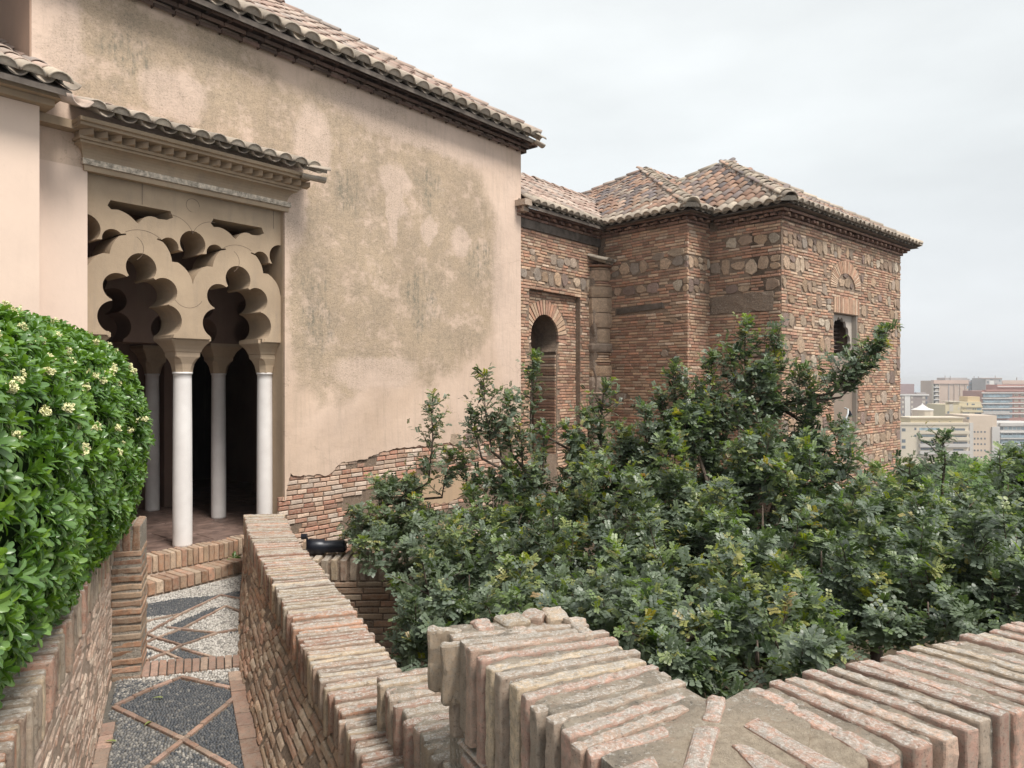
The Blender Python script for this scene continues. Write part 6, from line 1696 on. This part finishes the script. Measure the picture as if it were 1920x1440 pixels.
building('red brick block with white floor bands and glazed balconies', 1290, 2250, 345, 420, RD,
         windows=[(x, y+12, x+(44 if x < 1700 else 56), y+52, M_glassb if x < 1700 else M_shut) for y in (375, 457, 535, 612, 690, 770) for x in list(range(1300, 1690, 50))]+[(x, y+16, x+66, y+50, M_shut) for y in (375, 457, 535, 612, 690) for x in (1770, 1870, 1990, 2100)]+[(1700, y+10, 1745, y+56, M_glassb) for y in (375, 457, 535, 612, 690)]+[(x+k, y+26, x+k+18, y+42, M_glass) for y in (375, 690) for x in (1770, 1870) for k in (10, 36)],
         bands=[(1275, y, 2250, y+13, M_cwhite, 1.0) for y in (366, 446, 524, 602, 680)]+[(1300, y+36, 1690, y+62, M_glassb if y % 2 else GW, .9) for y in (375, 457, 535, 612, 691)],
         blocks=[(1340, 326, 2250, 352, -3, .8, RD, 'roof_edge'), (1620, 252, 2250, 330, -16, -6, RD), (1620, 275, 2250, 288, -6, -5, M_cwhite, 'white_band')])
building('yellow block with ochre penthouse in the middle distance', 740, 1290, 550, 400, YL,
         windows=[(1065, 525, 1082, 560), (1135, 535, 1180, 556), (1215, 548, 1265, 556, M_shut), (1150, 600, 1165, 632), (1180, 600, 1194, 632), (1210, 600, 1280, 635, M_glassb), (1060, 600, 1125, 630, M_shut), (770, 650, 800, 685), (800, 545, 860, 650, M_shut), (930, 590, 950, 625, M_shut), (1000, 655, 1100, 700), (1180, 655, 1280, 690)],
         bands=[(980, 572, 1290, 590, YL, .7), (980, 640, 1290, 664, YL, 1.)], blocks=[(870, 505, 1290, 552, -8, -.6, YL), (1100, 430, 1285, 515, -9, -1.5, OC), (800, 498, 970, 512, -7, .3, CR, 'roof_edge')])
g = building('wide cream front block with long recessed balconies and a low penthouse', 70, 1090, 838, 320, CR,
         windows=[(88, 905, 142, 950), (88, 1070, 142, 1120), (88, 1165, 142, 1210), (275, 895, 305, 930), (275, 1000, 305, 1030), (350, 895, 655, 935, M_glassb), (840, 905, 1035, 945), (760, 915, 840, 940, M_shut), (370, 1000, 580, 1032, M_glassb), (860, 1012, 1060, 1044), (370, 1095, 560, 1130), (860, 1110, 1070, 1150), (370, 1195, 560, 1230), (860, 1215, 1010, 1245), (470, 800, 490, 808), (640, 800, 662, 808), (800, 800, 822, 808)],
         bands=[(340, 940, 1080, 985, CR, 1.2), (340, 1036, 1080, 1085, CR, 1.2), (340, 1135, 1080, 1185, GW, 1.2), (340, 1240, 1080, 1290, GW, 1.2)],
         blocks=[(260, 752, 1045, 840, -12, -2, YL, 'penthouse'), (230, 740, 1060, 756, -12, -1.2, CR, 'penthouse_roof'), (70, 820, 1090, 850, -2, .4, CR, 'parapet'), (60, 870, 74, 1400, -.5, .3, GR, 'grey_pier')])  # last block: narrow grey pier at the left end of the facade
rot = at(*Zc(395, 690), 345)
V, Fc = lathe([(5, rot.z+2.0), (4.6, rot.z+2.3), (2.6, rot.z+3.0), (.6, rot.z+4.4), (.2, rot.z+5.2)], (rot.x, rot.y), 10)
ch = thing('white_rotunda', (rot.x, rot.y, GZ), 'small white building with a pointed tent roof behind the cream block', 'building'); mesh_obj('tent_roof', V, Fc, M_cwhite, ch); V, Fc = lathe([(4.6, GZ), (4.6, rot.z+2.0)], (rot.x, rot.y), 10); mesh_obj('wall', V, Fc, CR, ch)
building('low block with reddish roofs directly beside the brick tower', -80, 265, 780, 335, cmat('city_salmon', (.50, .33, .26)), blocks=[(-80, 772, 265, 800, -6, .6, PK, 'roof_edge')], windows=[(100, 700, 130, 735)])
building('sand coloured slab block with rows of tiny square windows', 1090, 1512, 712, 330, SB,
         windows=[(x, y, x+22, y+26) for y in (945, 1045, 1128, 1222, 1325) for x in (1168, 1218, 1268, 1322)]+[(1460, 885, 1502, 905), (1460, 915, 1502, 935), (1462, 980, 1502, 1000, M_glassb), (1462, 1010, 1502, 1030, M_glassb), (1462, 1180, 1474, 1225), (1488, 1180, 1500, 1225), (1460, 1265, 1502, 1320, M_glassb), (1060, 738, 1100, 770), (1380, 1362, 1400, 1390)],
         blocks=[(1095, 820, 1150, 1450, -.5, .5, GW, 'pale_strip'), (1430, 880, 1545, 1450, -.5, .6, GW, 'pale_strip'), (1250, 740, 1512, 815, -9, -1, SB)])
building('white block with stacked glass balconies at the right edge', 1512, 2250, 822, 345, GW,
         windows=[(x, y+14, x+50, y+58, M_glass if random.random() < .35 else M_glassb) for y in (868, 968, 1062, 1150, 1245, 1340) for x in range(1560, 2230, 64)],
         bands=[(1545, y, 2250, y+12, M_cwhite, 1.4) for y in (955, 1045, 1138, 1238, 1335)]+[(1550, y, 2250, y+38, M_glassb, 1.3) for y in (1003, 1098, 1196, 1292)], blocks=[(1545, 822, 2250, 868, -3, 1.0, GW, 'parapet')])
# ------------------------------------------------------------------ air
hz_ = bpy.data.materials.new('air_haze'); hz_.use_nodes = True; hn = hz_.node_tree; hn.nodes.clear()
ho = hn.nodes.new('ShaderNodeOutputMaterial'); hv = hn.nodes.new('ShaderNodeVolumePrincipled'); hv.inputs['Color'].default_value = (.92, .94, .97, 1); hv.inputs['Density'].default_value = HAZE
hv.inputs['Anisotropy'].default_value = .2
hn.links.new(hv.outputs[0], ho.inputs['Volume'])
bxh = mesh_obj('haze', box8([(-17000, -60), (17000, -60), (17000, 17000), (-17000, 17000)], GZ-2, 14), BOXF, hz_); bxh['kind'] = 'stuff'
